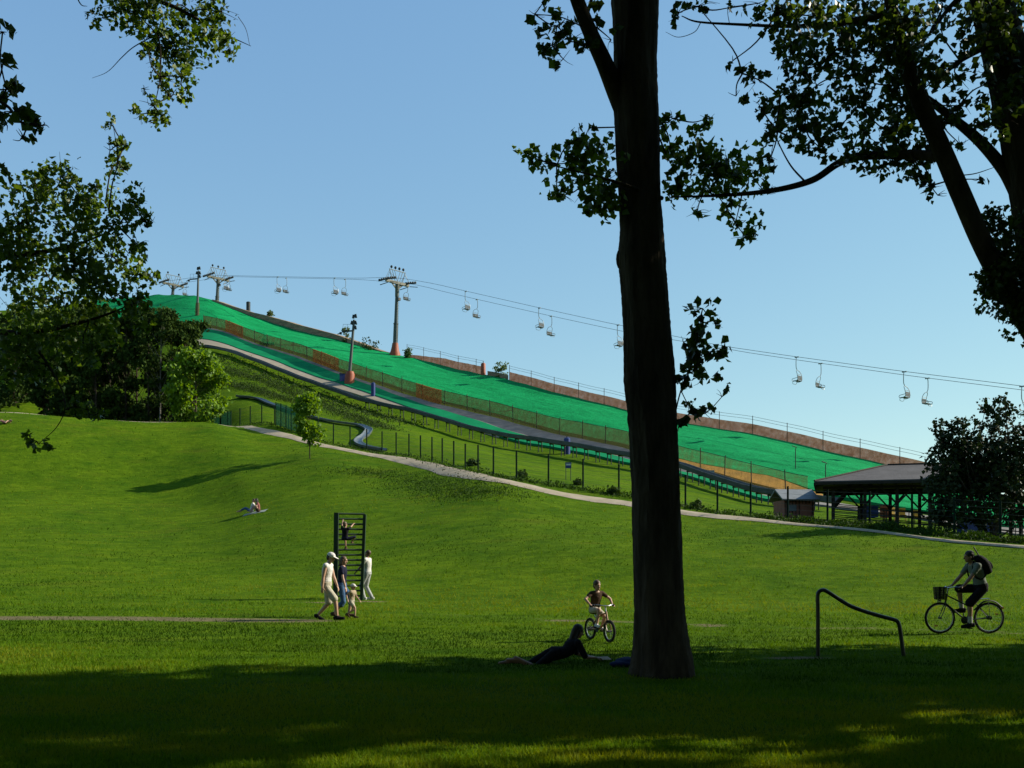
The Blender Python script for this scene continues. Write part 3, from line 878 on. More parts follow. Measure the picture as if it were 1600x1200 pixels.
# --- the big trunk in the middle of the meadow's shaded edge
def poplar_centre():
    rng = np.random.default_rng(21); d = 14.3
    prof = [(1060, 985, 1084), (1030, 988, 1080), (960, 990, 1071), (880, 990, 1065), (800, 990, 1062), (720, 986, 1060), (650, 981, 1057), (600, 976, 1054), (520, 975, 1047), (450, 969, 1043),
            (405, 965, 1040), (360, 968, 1036), (300, 966, 1031), (200, 961, 1030), (140, 957, 1028), (90, 960, 1026), (0, 957, 1027), (-150, 952, 1018), (-400, 950, 1000), (-800, 955, 985), (-1100, 965, 975)]
    path = [W((l + r) / 2, py, d) for py, l, r in prof]
    path[0].z = -.12
    rad = [(r - l) / 2 / F * d for py, l, r in prof]
    base = Vector((path[0].x, d, 0))
    root = tree_root('poplar_tree', 'tall poplar with a thick black trunk rising straight through the whole view', 'tree', base)
    mb = trunk_mesh(path, rad, flare=.12, rough=.05, seed=2)
    # knobs and burls on the bark
    for py, side, r in ((405, -1, .07), (408, 1, .06), (655, -1, .06), (190, -1, .04), (270, 1, .04)):
        row = min(prof, key=lambda q: abs(q[0] - py)); c = W(row[1] if side < 0 else row[2], py, d)
        mb.ell(c + Vector((-side * .06, 0, 0)), (r * 1.2, r, r * 2.4))
    mb.build('trunk', M['bark'], root, base)
    lb = MB()
    limb(lb, [W(985, 190, d), W(966, 150, d - .05), W(945, 100, d - .2), (W(922, 50, d - .35)), W(902, 0, d - .5), W(880, -70, d - .8), W(840, -220, d - 1.2)], [.168, .143, .122, .105, .097, .084, .042], 14)
    limb(lb, [W(918, 20, d - .4), W(930, -20, d - .4)], [.03, .02], 6)
    limb(lb, [W(1000, -250, d), W(1100, -420, d + .4), W(1200, -600, d + .8)], [.16, .1, .05], 10)
    limb(lb, [W(980, -300, d), W(860, -500, d - .3), W(760, -700, d)], [.15, .1, .05], 10)
    left = [(825, 240, 28, 14, .8), (850, 252, 28, 18, .8), (885, 255, 36, 26), (905, 215, 22, 18, .8), (925, 240, 34, 34), (945, 285, 30, 50), (910, 290, 36, 26), (880, 305, 26, 14, .7), (870, 298, 18, 12, .6), (935, 325, 34, 18), (920, 200, 10, 8, .7)]
    right = [(1035, 192, 26, 14), (1050, 185, 20, 12, .7), (1048, 240, 20, 26, .7), (1078, 250, 38, 32), (1115, 262, 44, 36), (1100, 300, 48, 18), (1058, 290, 26, 24), (1145, 280, 34, 30), (1150, 345, 28, 22, .7), (1135, 325, 22, 16, .7), (1165, 370, 24, 16, .7),
             (1105, 185, 12, 26, .5), (1090, 205, 16, 20, .5), (1170, 265, 28, 40), (1195, 300, 22, 12, .6), (1090, 330, 22, 10, .5), (1182, 352, 14, 20, .5)]
    P1, D1, c1 = px_clumps(rng, left + right, d, 10.2, .62)
    shoot = [(1098, 482, 26, 18, .8), (1090, 520, 26, 26), (1108, 550, 32, 26), (1078, 560, 20, 26), (1098, 585, 34, 20, .9), (1066, 600, 14, 18), (1080, 640, 22, 16, .9), (1102, 646, 18, 14, .8), (1062, 655, 12, 14), (1128, 620, 10, 20, .6), (1120, 505, 14, 10, .5), (1132, 545, 10, 24, .8), (1068, 535, 8, 16, .6)]
    P2, D2, c2 = px_clumps(rng, shoot, d, 10.5, .42, .2)
    tl = [(835, 22, 18, 16), (870, 40, 30, 22), (890, 65, 34, 28), (862, 70, 22, 16), (915, 75, 24, 16, .8), (880, 92, 24, 10, .7), (935, 45, 14, 14, .8), (908, 12, 20, 12, .6), (955, 62, 14, 20, .6), (850, 2, 30, 10, .5)]
    P3, D3, c3 = px_clumps(rng, tl, d - .5, 14, .62, .2)
    wood = lb
    axis_pts = [W((l + r) / 2, py, d) for py, l, r in prof]
    limb(wood, [W(1035, 310, d), W(980, 290, d - .4), W(930, 275, d - .5), W(850, 255, d - .4)], [.03, .025, .016, .005], 6)
    limb(wood, [W(1052, 660, d), W(1064, 610, d - .1), W(1085, 560, d - .1), W(1098, 500, d - .1)], [.012, .01, .008, .004], 6)
    limb(wood, [W(1030, 215, d), W(1045, 250, d), W(1060, 275, d)], [.015, .01, .006], 5)
    twigs_in(wood, rng, c1, [W(930, 275, d), W(870, 258, d), W(1060, 300, d), W(1110, 302, d), W(1160, 300, d)])
    twigs_in(wood, rng, c2, [W(1064, 610, d), W(1085, 560, d)], .008)
    twigs_in(wood, rng, c3, [W(925, 50, d - .35), W(940, 90, d - .3)], .01)
    wood.build('limb', M['bark'], root, base)
    Pc, Dc = high_crown(rng, (base.x - 3.6, 13.8, 16.8), (7.0, 6.2, 3.6), 32000, .1)
    leaf_obj('shade_canopy', Pc, Dc, .18, M['leaf_dark'], root, base, rng)  # unseen crown, widened to block skylight over the foreground
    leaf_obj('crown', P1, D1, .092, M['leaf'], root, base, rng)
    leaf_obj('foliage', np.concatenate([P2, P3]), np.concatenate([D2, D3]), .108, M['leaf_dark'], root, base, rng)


poplar_centre()


# --- the poplar outside the left edge, its branches hanging into the picture
def poplar_left():
    rng = np.random.default_rng(33); d = 13.2
    base = Vector((-9.6, 13.0, 0))
    root = tree_root('poplar_tree', 'poplar whose leafy branches hang in along the left edge before the sky', 'tree', base)
    path = [base + Vector((0, 0, -.1)), base + Vector((.1, 0, 3)), base + Vector((.3, .1, 7)), base + Vector((.2, .2, 12)), base + Vector((.4, 0, 18))]
    trunk_mesh(path, [.38, .32, .26, .18, .05], 28, .25, .04, 5).build('trunk', M['bark'], root, base)
    mass = [(30, 350, 40, 44), (70, 310, 42, 40), (95, 275, 34, 24), (55, 280, 20, 24, .8), (125, 310, 36, 36), (165, 315, 26, 24, .8), (205, 312, 24, 26, .9), (222, 340, 20, 18, .9), (180, 350, 30, 30), (120, 360, 44, 40), (60, 400, 50, 44), (20, 420, 34, 50), (120, 410, 44, 40),
            (175, 400, 36, 30), (215, 385, 18, 24, .8), (235, 350, 10, 12, .6), (210, 428, 30, 24), (235, 432, 12, 16, .8), (160, 450, 40, 34), (100, 465, 48, 40), (40, 480, 46, 44), (205, 470, 30, 22), (228, 480, 14, 14, .8), (150, 500, 44, 34), (90, 525, 50, 34), (30, 545, 40, 36), (130, 545, 36, 26, .8),
            (55, 580, 40, 22, .9), (90, 590, 24, 16, .7), (20, 585, 26, 18, .7), (165, 525, 26, 22, .8), (205, 505, 20, 18, .7), (232, 505, 14, 20, .6), (8, 370, 12, 36, .8)]
    upper = [(185, 250, 18, 26), (195, 225, 12, 18, .9), (172, 235, 10, 20, .8), (175, 195, 12, 14, .7), (190, 265, 14, 12), (150, 290, 14, 12, .6)]
    sprig = [(135, 640, 26, 13, .8), (150, 648, 14, 10), (118, 634, 10, 8), (58, 690, 20, 9, .8), (45, 680, 8, 8), (78, 702, 10, 7)]
    top = [(190, 14, 40, 20), (240, 20, 44, 30), (300, 20, 44, 30), (345, 18, 28, 24), (265, 55, 40, 26), (320, 62, 40, 26), (350, 60, 22, 24, .9), (360, 82, 14, 10, .8), (225, 48, 26, 18, .8), (160, 28, 20, 16, .7), (285, 90, 36, 24), (255, 90, 30, 22), (232, 80, 16, 20, .8),
           (255, 120, 24, 20), (285, 120, 22, 18, .8), (290, 140, 16, 18, .9), (268, 150, 22, 14, .8), (240, 165, 22, 14, .9), (255, 180, 16, 14, .9), (220, 178, 14, 16, .9), (240, 192, 14, 8, .8), (225, 140, 10, 10, .5), (205, 5, 50, 16)]
    P1, D1, c1 = px_clumps(rng, mass + upper, d, 7.4, .46)
    P2, D2, c2 = px_clumps(rng, top, d + .8, 7.8, .52)
    P4, D4, c4_ = px_clumps(rng, sprig, d - .6, 9.5, 1.1, .2)
    near = [(6, 90, 8, 22, .8), (10, 140, 18, 20), (22, 175, 24, 18), (10, 195, 22, 20), (45, 192, 20, 18, .8), (35, 215, 18, 12, .8), (66, 196, 10, 8, .6), (4, 50, 6, 10, .6)]
    P3, D3, c3 = px_clumps(rng, near, 7.6, 15, .62, .3)
    edge = [(4, 285, 8, 30, .8), (12, 300, 12, 12, .8)]
    P5, D5, c5 = px_clumps(rng, edge, 9.5, 11, .6, .3)
    lb = MB()
    t = lambda z: base + Vector((.2, .05, z))
    limb(lb, [t(5.2), W(-120, 420, 13.2), W(20, 400, 13.2), W(110, 385, 13.1), W(200, 350, 13.1)], [.09, .06, .04, .02, .006], 8)
    limb(lb, [t(4.2), W(-80, 520, 13.4), W(40, 520, 13.2), W(140, 500, 13.1), W(220, 470, 13)], [.08, .055, .04, .02, .006], 8)
    limb(lb, [W(40, 520, 13.2), W(75, 570, 12.9), W(97, 610, 12.7), W(101, 640, 12.6), W(88, 668, 12.6), W(62, 692, 12.6)], [.03, .015, .009, .007, .006, .003], 6)
    limb(lb, [W(101, 640, 12.6), W(120, 636, 12.6), W(150, 645, 12.6)], [.006, .005, .003], 5)
    limb(lb, [t(8.8), W(40, -60, 13.8), W(180, -20, 14), W(270, 10, 14), (W(345, 50, 14)), W(392, 72, 14)], [.09, .07, .05, .03, .012, .004], 8)
    limb(lb, [W(225, -5, 14), W(248, 60, 14), W(250, 120, 14), W(238, 180, 14)], [.016, .012, .008, .004], 6)
    limb(lb, [W(236, 58, 14), W(208, 74, 14), W(190, 90, 14), W(168, 112, 14), W(144, 122, 14)], [.009, .007, .006, .004, .002], 5)
    limb(lb, [W(372, 26, 14), W(384, 45, 14), W(390, 70, 14)], [.005, .004, .003], 5)
    limb(lb, [W(110, -30, 13.6), W(125, 5, 13.6), W(136, 10, 13.6)], [.012, .008, .003], 5)
    limb(lb, [W(170, 330, 13.1), W(175, 290, 13.1), W(184, 250, 13.1), W(176, 190, 13.1)], [.012, .01, .007, .003], 5)
    limb(lb, [W(95, 262, 13), W(94, 250, 13), W(93, 237, 13)], [.004, .003, .002], 4)
    limb(lb, [base + Vector((.2, -.2, 5.5)), Vector((-5.4, 7.8, 5.7)), W(-20, 150, 7.6), W(30, 190, 7.6), W(68, 196, 7.6)], [.07, .04, .014, .008, .003], 7)
    limb(lb, [Vector((-6.8, 9.6, 5.4)), W(0, 290, 9.5)], [.02, .006], 5)
    twigs_in(lb, rng, c1, [W(20, 400, 13.2), W(110, 385, 13.1), W(180, 360, 13.1), W(40, 520, 13.2), W(140, 500, 13.1), W(184, 250, 13.1), W(75, 570, 12.9)])
    twigs_in(lb, rng, c2, [W(180, -20, 14), W(270, 10, 14), W(345, 50, 14), W(248, 60, 14), W(250, 120, 14)])
    twigs_in(lb, rng, c4_, [W(101, 640, 12.6), W(62, 692, 12.6)], .005)
    twigs_in(lb, rng, c3, [W(30, 190, 7.6), W(-20, 150, 7.6)], .006)
    lb.build('branches', M['twig'], root, base)
    Pc, Dc = high_crown(rng, (base.x + 1.4, 10.5, 12.8), (5.2, 5.6, 4.2), 24000, .1)
    leaf_obj('shade_canopy', Pc, Dc, .18, M['leaf_dark'], root, base, rng)  # overhead mass out of view, enlarged to darken the ground below
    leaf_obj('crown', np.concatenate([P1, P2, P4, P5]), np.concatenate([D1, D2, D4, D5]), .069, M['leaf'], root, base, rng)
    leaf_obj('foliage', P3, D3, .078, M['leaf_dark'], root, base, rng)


poplar_left()


# --- the forked tree at the right edge
def poplar_right():
    rng = np.random.default_rng(44); d = 12.6
    base = Vector(((1712 - CX) / F * d, d, 0))
    root = tree_root('poplar_tree', 'dark forked tree leaning in at the right edge, its leaves filling the upper corner', 'tree', base)
    trunk = [Vector((base.x, d, -.1)), W(1700, 850, d), W(1672, 640, d), W(1648, 480, d), W(1625, 350, d), W(1598, 200, d), W(1570, 80, d), W(1548, 0, d), W(1520, -150, d), W(1490, -400, d), W(1480, -800, d)]
    trunk_mesh(trunk, [.42, .37, .34, .32, .30, .28, .27, .25, .2, .14, .05], 30, .25, .05, 8).build('trunk', M['bark'], root, base)
    lb = MB()
    limb(lb, [W(1668, 620, d), W(1620, 530, d - .1), W(1572, 450, d - .2), W(1535, 380, d - .3), W(1500, 300, d - .4), W(1468, 225, d - .5), W(1436, 155, d - .6), W(1415, 95, d - .7), W(1390, 0, d - .8), W(1360, -120, d - 1)],
         [.156, .133, .125, .121, .117, .109, .098, .086, .062, .031], 14)
    limb(lb, [W(1606, 330, d), W(1572, 270, d + .1), W(1535, 225, d + .2), W(1495, 190, d + .3), W(1450, 155, d + .4), W(1400, 120, d + .4)], [.120, .083, .071, .060, .045, .022], 12)
    limb(lb, [W(1560, 60, d), W(1500, 95, d - .2), W(1460, 130, d - .2)], [.06, .03, .015], 8)
    limb(lb, [W(1530, -20, d), W(1490, 5, d), W(1455, 50, d - .3)], [.06, .03, .015], 8)
    limb(lb, [W(1478, 245, d - .45), W(1420, 242, d + .1), W(1345, 244, d + .6), W(1310, 255, d + .9), W(1268, 282, d + 1.1), W(1205, 298, d + 1.3), W(1130, 305, d + 1.4), (W(1050, 308, d + 1.5))],
         [.075, .06, .055, .05, .045, .036, .024, .008], 10)
    limb(lb, [W(1258, 284, d + 1.1), W(1235, 258, d + 1.1), W(1215, 220, d + 1.1), W(1205, 190, d + 1.1)], [.014, .011, .008, .004], 6)
    limb(lb, [W(1390, 20, d - .7), W(1320, 35, d - .4), W(1240, 41, d - .2), W(1150, 38, d), W(1090, 34, d), W(1065, 25, d)], [.05, .035, .024, .017, .012, .006], 8)
    limb(lb, [W(1095, 35, d), W(1085, 50, d), W(1060, 58, d), W(1040, 50, d)], [.006, .005, .004, .002], 5)
    limb(lb, [W(1140, 38, d), W(1137, 18, d), W(1140, 0, d)], [.005, .004, .003], 5)
    limb(lb, [W(1480, 275, d - .4), W(1520, 272, d - .3), W(1552, 262, d - .2)], [.008, .007, .004], 5)
    limb(lb, [W(1500, 280, d - .4), W(1512, 290, d - .4), W(1498, 290, d - .4)], [.005, .004, .002], 5)
    big = [(1215, 20, 44, 26), (1270, 25, 50, 36), (1340, 30, 50, 36), (1410, 30, 44, 40), (1470, 20, 30, 30, .6), (1240, 70, 40, 32), (1310, 75, 50, 36), (1380, 80, 44, 36), (1440, 75, 34, 34, .75), (1560, 30, 40, 40, .7), (1585, 80, 30, 40, .6), (1255, 110, 34, 26),
           (1330, 118, 44, 28), (1400, 125, 40, 32), (1460, 125, 34, 26, .7), (1220, 150, 24, 24, .9), (1255, 150, 34, 22, .8), (1235, 175, 36, 26), (1290, 165, 30, 22, .8), (1345, 160, 44, 30), (1400, 165, 34, 26), (1215, 205, 20, 26, .7), (1262, 200, 34, 26), (1300, 205, 26, 24, .8), (1280, 230, 30, 18),
           (1350, 205, 36, 26, .6), (1340, 240, 40, 20), (1395, 215, 34, 26, .9), (1420, 245, 40, 24), (1380, 258, 36, 16), (1440, 275, 24, 14, .8), (1455, 290, 18, 12, .7), (1160, 115, 22, 16, .6), (1150, 150, 14, 14, .6), (1180, 130, 18, 22, .6), (1190, 170, 18, 20, .6), (1500, 120, 26, 30, .55), (1500, 165, 30, 22, .6),
           (1545, 130, 26, 40, .6), (1560, 190, 30, 30, .6), (1470, 190, 30, 20, .7), (1500, 225, 20, 14, .5), (1145, 95, 8, 8, .5), (1090, 10, 34, 10, .6), (1060, 20, 24, 14, .7), (1140, 12, 10, 10, .6), (1185, 5, 26, 12, .6), (1530, 280, 12, 8, .4), (1205, 245, 18, 26, .5), (1465, 305, 14, 8, .5),
           (1400, 60, 44, 40), (1430, 110, 36, 34), (1440, 170, 30, 26), (1520, 40, 40, 44, .8), (1580, 20, 36, 34), (1560, 90, 36, 40, .7), (1590, 140, 24, 40, .7), (1410, 205, 34, 26), (1455, 240, 26, 20), (1540, 200, 20, 30, .6)]
    P1, D1, c1 = px_clumps(rng, big, d - .2, 8.6, .46, .9)
    ivy = [(1552, 345, 24, 22), (1575, 370, 28, 34), (1560, 400, 24, 26), (1590, 420, 24, 40), (1542, 430, 16, 18, .8), (1552, 460, 24, 24), (1535, 430, 14, 12, .5), (1575, 480, 28, 26), (1590, 510, 20, 20, .8), (1576, 520, 10, 6, .5), (1562, 440, 26, 30), (1530, 480, 10, 8, .4), (1598, 460, 16, 40)]
    P2, D2, c2 = px_clumps(rng, ivy, d - .25, 7.5, .8, .12)
    tw = lb
    twigs_in(tw, rng, c1, [W(1320, 35, d - .4), W(1240, 41, d - .2), W(1345, 244, d + .6), W(1420, 242, d), W(1436, 155, d - .6), W(1415, 95, d - .7), W(1390, 0, d - .8), W(1450, 155, d + .4), W(1260, 284, d + 1.1), W(1215, 220, d + 1.1), W(1560, 60, d), W(1500, 95, d)])
    tw.build('limb', M['bark'], root, base)
    Pc, Dc = high_crown(rng, (base.x - 3.4, 8.6, 13.5), (5.2, 4.6, 4.6), 26000, .1)
    leaf_obj('shade_canopy', Pc, Dc, .18, M['leaf_dark'], root, base, rng)  # unseen upper crown, shifted and spread to keep skylight off the grass
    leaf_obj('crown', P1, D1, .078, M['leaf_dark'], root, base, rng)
    tag(leaf_obj('ivy', P2, D2, .062, M['leaf_dark'], root, base, rng), 'small leaved ivy wrapped round the fork')


poplar_right()


# --- unseen trees: a row to the right shading the foreground, others added to deepen shade
def shade_tree():
    rng = np.random.default_rng(55)
    root = tree_root('poplar_tree', 'tall unseen poplar placed around the meadow to cast shade', 'tree', (0, 0, 0), 'poplars in the row shading the foreground')
    trunk_mesh([Vector((0, 0, -.2)), Vector((.1, 0, 4)), Vector((0, .2, 9)), Vector((.2, 0, 17))], [.42, .34, .24, .05], 20, .25, .04, 9).build('trunk', M['bark'], root)
    Cs, Ds = [], []
    lb = MB()
    for b in range(95):
        z = rng.uniform(2.2, 18.2); a = rng.uniform(0, 2 * PI)
        rmax = 3.9 * math.sin(PI * min(1, max(.12, (z - .6) / 18.5)) ** .75) + .5
        r = rmax * rng.uniform(.1, 1) ** .5
        c = np.array([math.cos(a) * r, math.sin(a) * r, z])
        P, D = sprays(rng, c, np.array([1.3, 1.3, .95]) * rng.uniform(.7, 1.25), 130, .6, 7)
        Cs.append(P); Ds.append(D)
        if b % 4 == 0: limb(lb, [Vector((0, 0, max(1.5, z - 1.6))), Vector(c) * .5 + Vector((0, 0, z * .5 - .3)), Vector(c)], [.07, .04, .01], 6, 4)
    lb.build('limb', M['bark'], root)
    leaf_obj('crown', np.concatenate(Cs), np.concatenate(Ds), .30, M['leaf'], root, (0, 0, 0), rng)
    return root


ST = shade_tree()
for i, (x, y, s, a) in enumerate([(15.4, 16.6, .95, 0), (20.5, 16.4, .95, 1.1), (26, 18.3, 1.15, 2.3), (33, 19.8, 1.3, 3.1), (12.5, 9.8, .94, 4.0), (19.5, 9.3, 1.0, 5.1), (27, 8.6, 1.0, .6), (10.5, 1.0, 1.0, 1.9), (17, -.5, 1.1, 2.9), (36, 9.5, 1.15, 4.4),
                                   (1.5, -7.5, 1.1, .3), (8.5, -7, 1.0, 1.5), (-6, -7, 1.05, 2.2), (-13, -2, 1.1, 3.3), (-14.5, 6, 1.0, 4.9), (-3, -14, 1.15, 5.5), (6, -15, 1.1, 1.2), (-20, -9, 1.1, .9), (-22, 2, 1.15, 2.7), (15, -9, 1.1, 3.9), (-4.5, -2.6, 1.15, 1.4), (4.2, -2.8, 1.1, 5.0), (-9, 3.0, 1.1, .2), (35, 59, .8, 2.0), (43, 60, 1.0, 4.1), (40, 15, 1.2, 1.0)]):  # added unseen trees, mostly behind and left, blocking skylight to deepen the shade
    o = ST if i == 0 else copy_tree(ST)
    o.location = (x, y, 0); o.rotation_euler = (0, 0, a); o.scale = (s * .86, s * .86, s)


# ------------------------------------------------------------------ middle-distance trees
def crown_tree(name, label, cat, base, h, rx, bottom, n, leaf, m, bark='bark', group=None, tr=.12, seed=0, lean=0, blobs=26, ry=None, clump=.33):
    rng = np.random.default_rng(seed + 100)
    base = Vector(base); root = tree_root(name, label, cat, base, group)
    ry = ry or rx
    tip = Vector((lean * h, 0, h * .93))
    mb = MB(); limb(mb, [Vector((0, 0, -.3)), Vector((lean * h * .2, 0, h * .35)), tip], [tr, tr * .75, tr * .15], 8)
    Cs, Ds = [], []
    for b in range(blobs):
        z = rng.uniform(bottom, h); f = (z - bottom) / max(.1, h - bottom)
        pr = (math.sin(PI * (.12 + .83 * f)) ** .7)
        a = rng.uniform(0, 2 * PI); r = rng.uniform(.15, 1) ** .5
        c = np.array([math.cos(a) * r * rx * pr * .85 + lean * z, math.sin(a) * r * ry * pr * .85, z - .05 * h * f])
        s = clump * rx * rng.uniform(.6, 1.25)
        P, D = sprays(rng, c, (s, s, s * .8), n // blobs, leaf * 2.5, 6)
        Cs.append(P); Ds.append(D)
        limb(mb, [Vector((lean * z * .6, 0, max(bottom * .6, z - .22 * h))), Vector(c)], [tr * .3, tr * .06], 5, 3)
    mb.build('trunk', M[bark], root)
    P = np.concatenate(Cs); D = np.concatenate(Ds)
    leaf_obj('crown', P, D, leaf, M[m], root, (0, 0, 0), rng)
    return root


GG = 'birches in the dark grove beyond the lawn'
def base_at(px, d): return on(px, d)


grove = [  # px, distance, crown top py, crown half width px, trunk
    (75, 116, 520, 34, 'bark'), (100, 112, 500, 36, 'bark'), (128, 119, 485, 40, 'bark'), (150, 111, 500, 34, 'bark'), (172, 117, 478, 40, 'bark'), (196, 112, 490, 36, 'bark'), (214, 120, 470, 38, 'bark'), (232, 112, 482, 34, 'bark'),
    (268, 116, 480, 38, 'bark'), (290, 111, 500, 32, 'bark'), (305, 118, 492, 30, 'bark')]
for i, (px, d, top, hw, bk) in enumerate(grove):
    b = base_at(px, d); h = CH + (HY - top) / F * d - b.z
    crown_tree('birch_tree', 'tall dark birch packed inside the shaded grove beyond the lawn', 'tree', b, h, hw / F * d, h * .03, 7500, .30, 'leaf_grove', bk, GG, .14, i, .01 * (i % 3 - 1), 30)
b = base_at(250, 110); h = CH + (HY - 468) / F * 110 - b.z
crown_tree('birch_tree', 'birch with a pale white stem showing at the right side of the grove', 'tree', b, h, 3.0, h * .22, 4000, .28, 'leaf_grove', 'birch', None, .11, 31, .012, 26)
b = base_at(306, 106.5)
crown_tree('maple_tree', 'bright green bushy tree at the right end of the dark grove', 'tree', b, CH + (HY - 553) / F * 106.5 - b.z, 3.6, .5, 8000, .33, 'leaf_bright', 'bark', None, .12, 41, 0, 34)
b = hit(484, 716)
k = b.y / F
crown_tree('sapling', 'young bright green sapling on a thin stem beside the footpath', 'tree', b, (716 - 612) * k, 24 * k, (716 - 690) * k, 4200, .2, 'leaf_bright', 'bark', None, .05, 51, -.02, 30, clump=.46)
# far trees at the left edge and behind the grove
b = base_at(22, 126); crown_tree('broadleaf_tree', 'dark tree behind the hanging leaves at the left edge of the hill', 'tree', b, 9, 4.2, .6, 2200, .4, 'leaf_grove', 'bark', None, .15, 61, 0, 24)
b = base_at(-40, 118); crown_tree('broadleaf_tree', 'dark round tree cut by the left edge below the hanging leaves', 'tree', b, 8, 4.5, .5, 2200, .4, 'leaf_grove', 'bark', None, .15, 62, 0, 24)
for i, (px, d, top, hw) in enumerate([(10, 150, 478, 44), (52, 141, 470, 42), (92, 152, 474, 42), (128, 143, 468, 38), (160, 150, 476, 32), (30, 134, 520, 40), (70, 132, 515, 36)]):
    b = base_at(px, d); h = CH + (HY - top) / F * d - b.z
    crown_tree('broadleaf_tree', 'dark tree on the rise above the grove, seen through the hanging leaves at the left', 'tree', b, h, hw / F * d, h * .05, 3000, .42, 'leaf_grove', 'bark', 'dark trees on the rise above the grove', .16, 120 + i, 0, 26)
# the almost black bush at the right edge
b = on(1545, 50.5); k = b.y / F


def right_bush():
    rng = np.random.default_rng(71)
    root = tree_root('bush', 'large almost black bush in front of the timber shelter', 'bush', b)
    cl_ = [(1500, 690, 34, 26), (1550, 660, 30, 24, .7), (1575, 640, 20, 16, .5), (1470, 680, 16, 26, .6), (1480, 720, 34, 30), (1530, 710, 44, 34), (1580, 700, 34, 40), (1540, 635, 12, 14, .5), (1570, 625, 14, 8, .4), (1500, 660, 26, 10, .5), (1470, 755, 26, 34), (1510, 760, 40, 36), (1560, 760, 44, 40), (1605, 750, 34, 50),
           (1490, 800, 36, 26), (1535, 806, 26, 20, .8), (1465, 795, 18, 24, .8), (1590, 800, 30, 24), (1625, 700, 30, 60), (1560, 720, 40, 30), (1510, 735, 40, 24), (1640, 780, 30, 50)]
    Cs, Ds = [], []
    mb = MB()
    for c in cl_:
        dd = b.y + rng.uniform(-.8, .8); w = W(c[0], c[1], dd); m = dd / F
        P, D = sprays(rng, w, (c[2] * m, (c[2] + c[3]) / 2 * m, c[3] * m), PI * c[2] * c[3] * 7.0 * (c[4] if len(c) > 4 else 1.0) / 26, .5, 7)
        Cs.append(P); Ds.append(D)
        q = b + Vector((rng.uniform(-.4, .4), rng.uniform(-.3, .3), -.1))
        limb(mb, reach(rng, q, w, .06), [.045, .012], 6, 5)
    mb.build('stems', M['bark'], root, b)
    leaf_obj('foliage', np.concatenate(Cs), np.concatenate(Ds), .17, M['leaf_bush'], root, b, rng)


right_bush()
# small bushes on the skyline and along the fence
for i, (px, py, hp, wp, lab) in enumerate([(783, 588, 22, 13, 'round pale green bush on the skyline between two net fences'), (422, 500, 13, 7, 'small green bush on the bank at the skyline, uphill of the mast'),
                                           (541, 538, 26, 8, 'thin bush standing on the skyline just behind the near light mast'), (638, 560, 15, 6, 'small conical bush on the skyline right of the orange tower foot'),
                                           (577, 549, 18, 16, 'brownish low bush on the skyline left of the orange tower foot')]):
    d = 148 / (1 + .95 * (px - CX) / F) + 1.5; k = d / F; bb = on(px, d)
    h = CH + (HY - (py - hp)) * k - bb.z
    crown_tree('bush', lab, 'bush', bb, h, wp * k, .2, 420, .24, 'leaf_ridge' if i != 4 else 'scrub', 'bark', None, .05, 80 + i, 0, 10, clump=.5)
for i, (px, py, s, lab) in enumerate([(737, 728, .36, 'small dark bush by the fence, leftmost of those at its foot'), (815, 746, .3, 'low dark bush between two fence posts left of the little sign'),
                                      (903, 758, .3, 'low dark bush at the fence foot right of the little sign'), (958, 772, .4, 'dark bush at the fence foot just left of the thick trunk'), (1088, 795, .36, 'dark bush at the fence foot just right of the thick trunk')]):
    bb = hit(px, py); crown_tree('bush', lab, 'bush', bb, s * 1.05, s * .95, .03, 240, .16, 'scrub', 'bark', None, .03, 90 + i, 0, 8, clump=.5)

# ------------------------------------------------------------------ chairlift
UD = Vector((.725, -.689, 0)); NP = Vector((.689, .725, 0))
CABLE_PX = [(150, 448), (272, 441), (340, 431), (480, 434), (621, 437), (650, 441), (735, 461), (850, 487), (965, 512), (1150, 546), (1245, 560), (1411, 583), (1595, 606), (1800, 632), (2100, 668)]


def rope_c(px):
    d = 150 / (1 + .95 * (px - CX) / F)
    py = float(np.interp(px, [a for a, _ in CABLE_PX], [a for _, a in CABLE_PX]))
    return W(px, py, d)


def rope_pt(px, side):
    """point of the near (-1) or far (+1) rope that appears at column px"""
    d = (150 + side * 3.03) / (1 + .95 * (px - CX) / F)
    p = Vector(((px - CX) / F * d, d, 0))
    q = p - NP * side * 2.2                      # same station on the centre line
    p.z = rope_c(CX + q.x / q.y * F).z + side * float(np.interp(px, [560, 680, 960, 1120], [.3, -.42, -.3, -.02]))
    return p


for side, lab in ((-1, 'nearer steel haul rope of the chairlift above the slope'), (1, 'farther steel haul rope of the chairlift above the slope')):
    mb = MB(); mb.tube([rope_pt(px, side) for px in PX(230, 2050, 20)], .028, 6)
    tag(mb.build('haul_rope', M['dark_steel'], None), lab, 'cable', 'ropes of the chairlift')


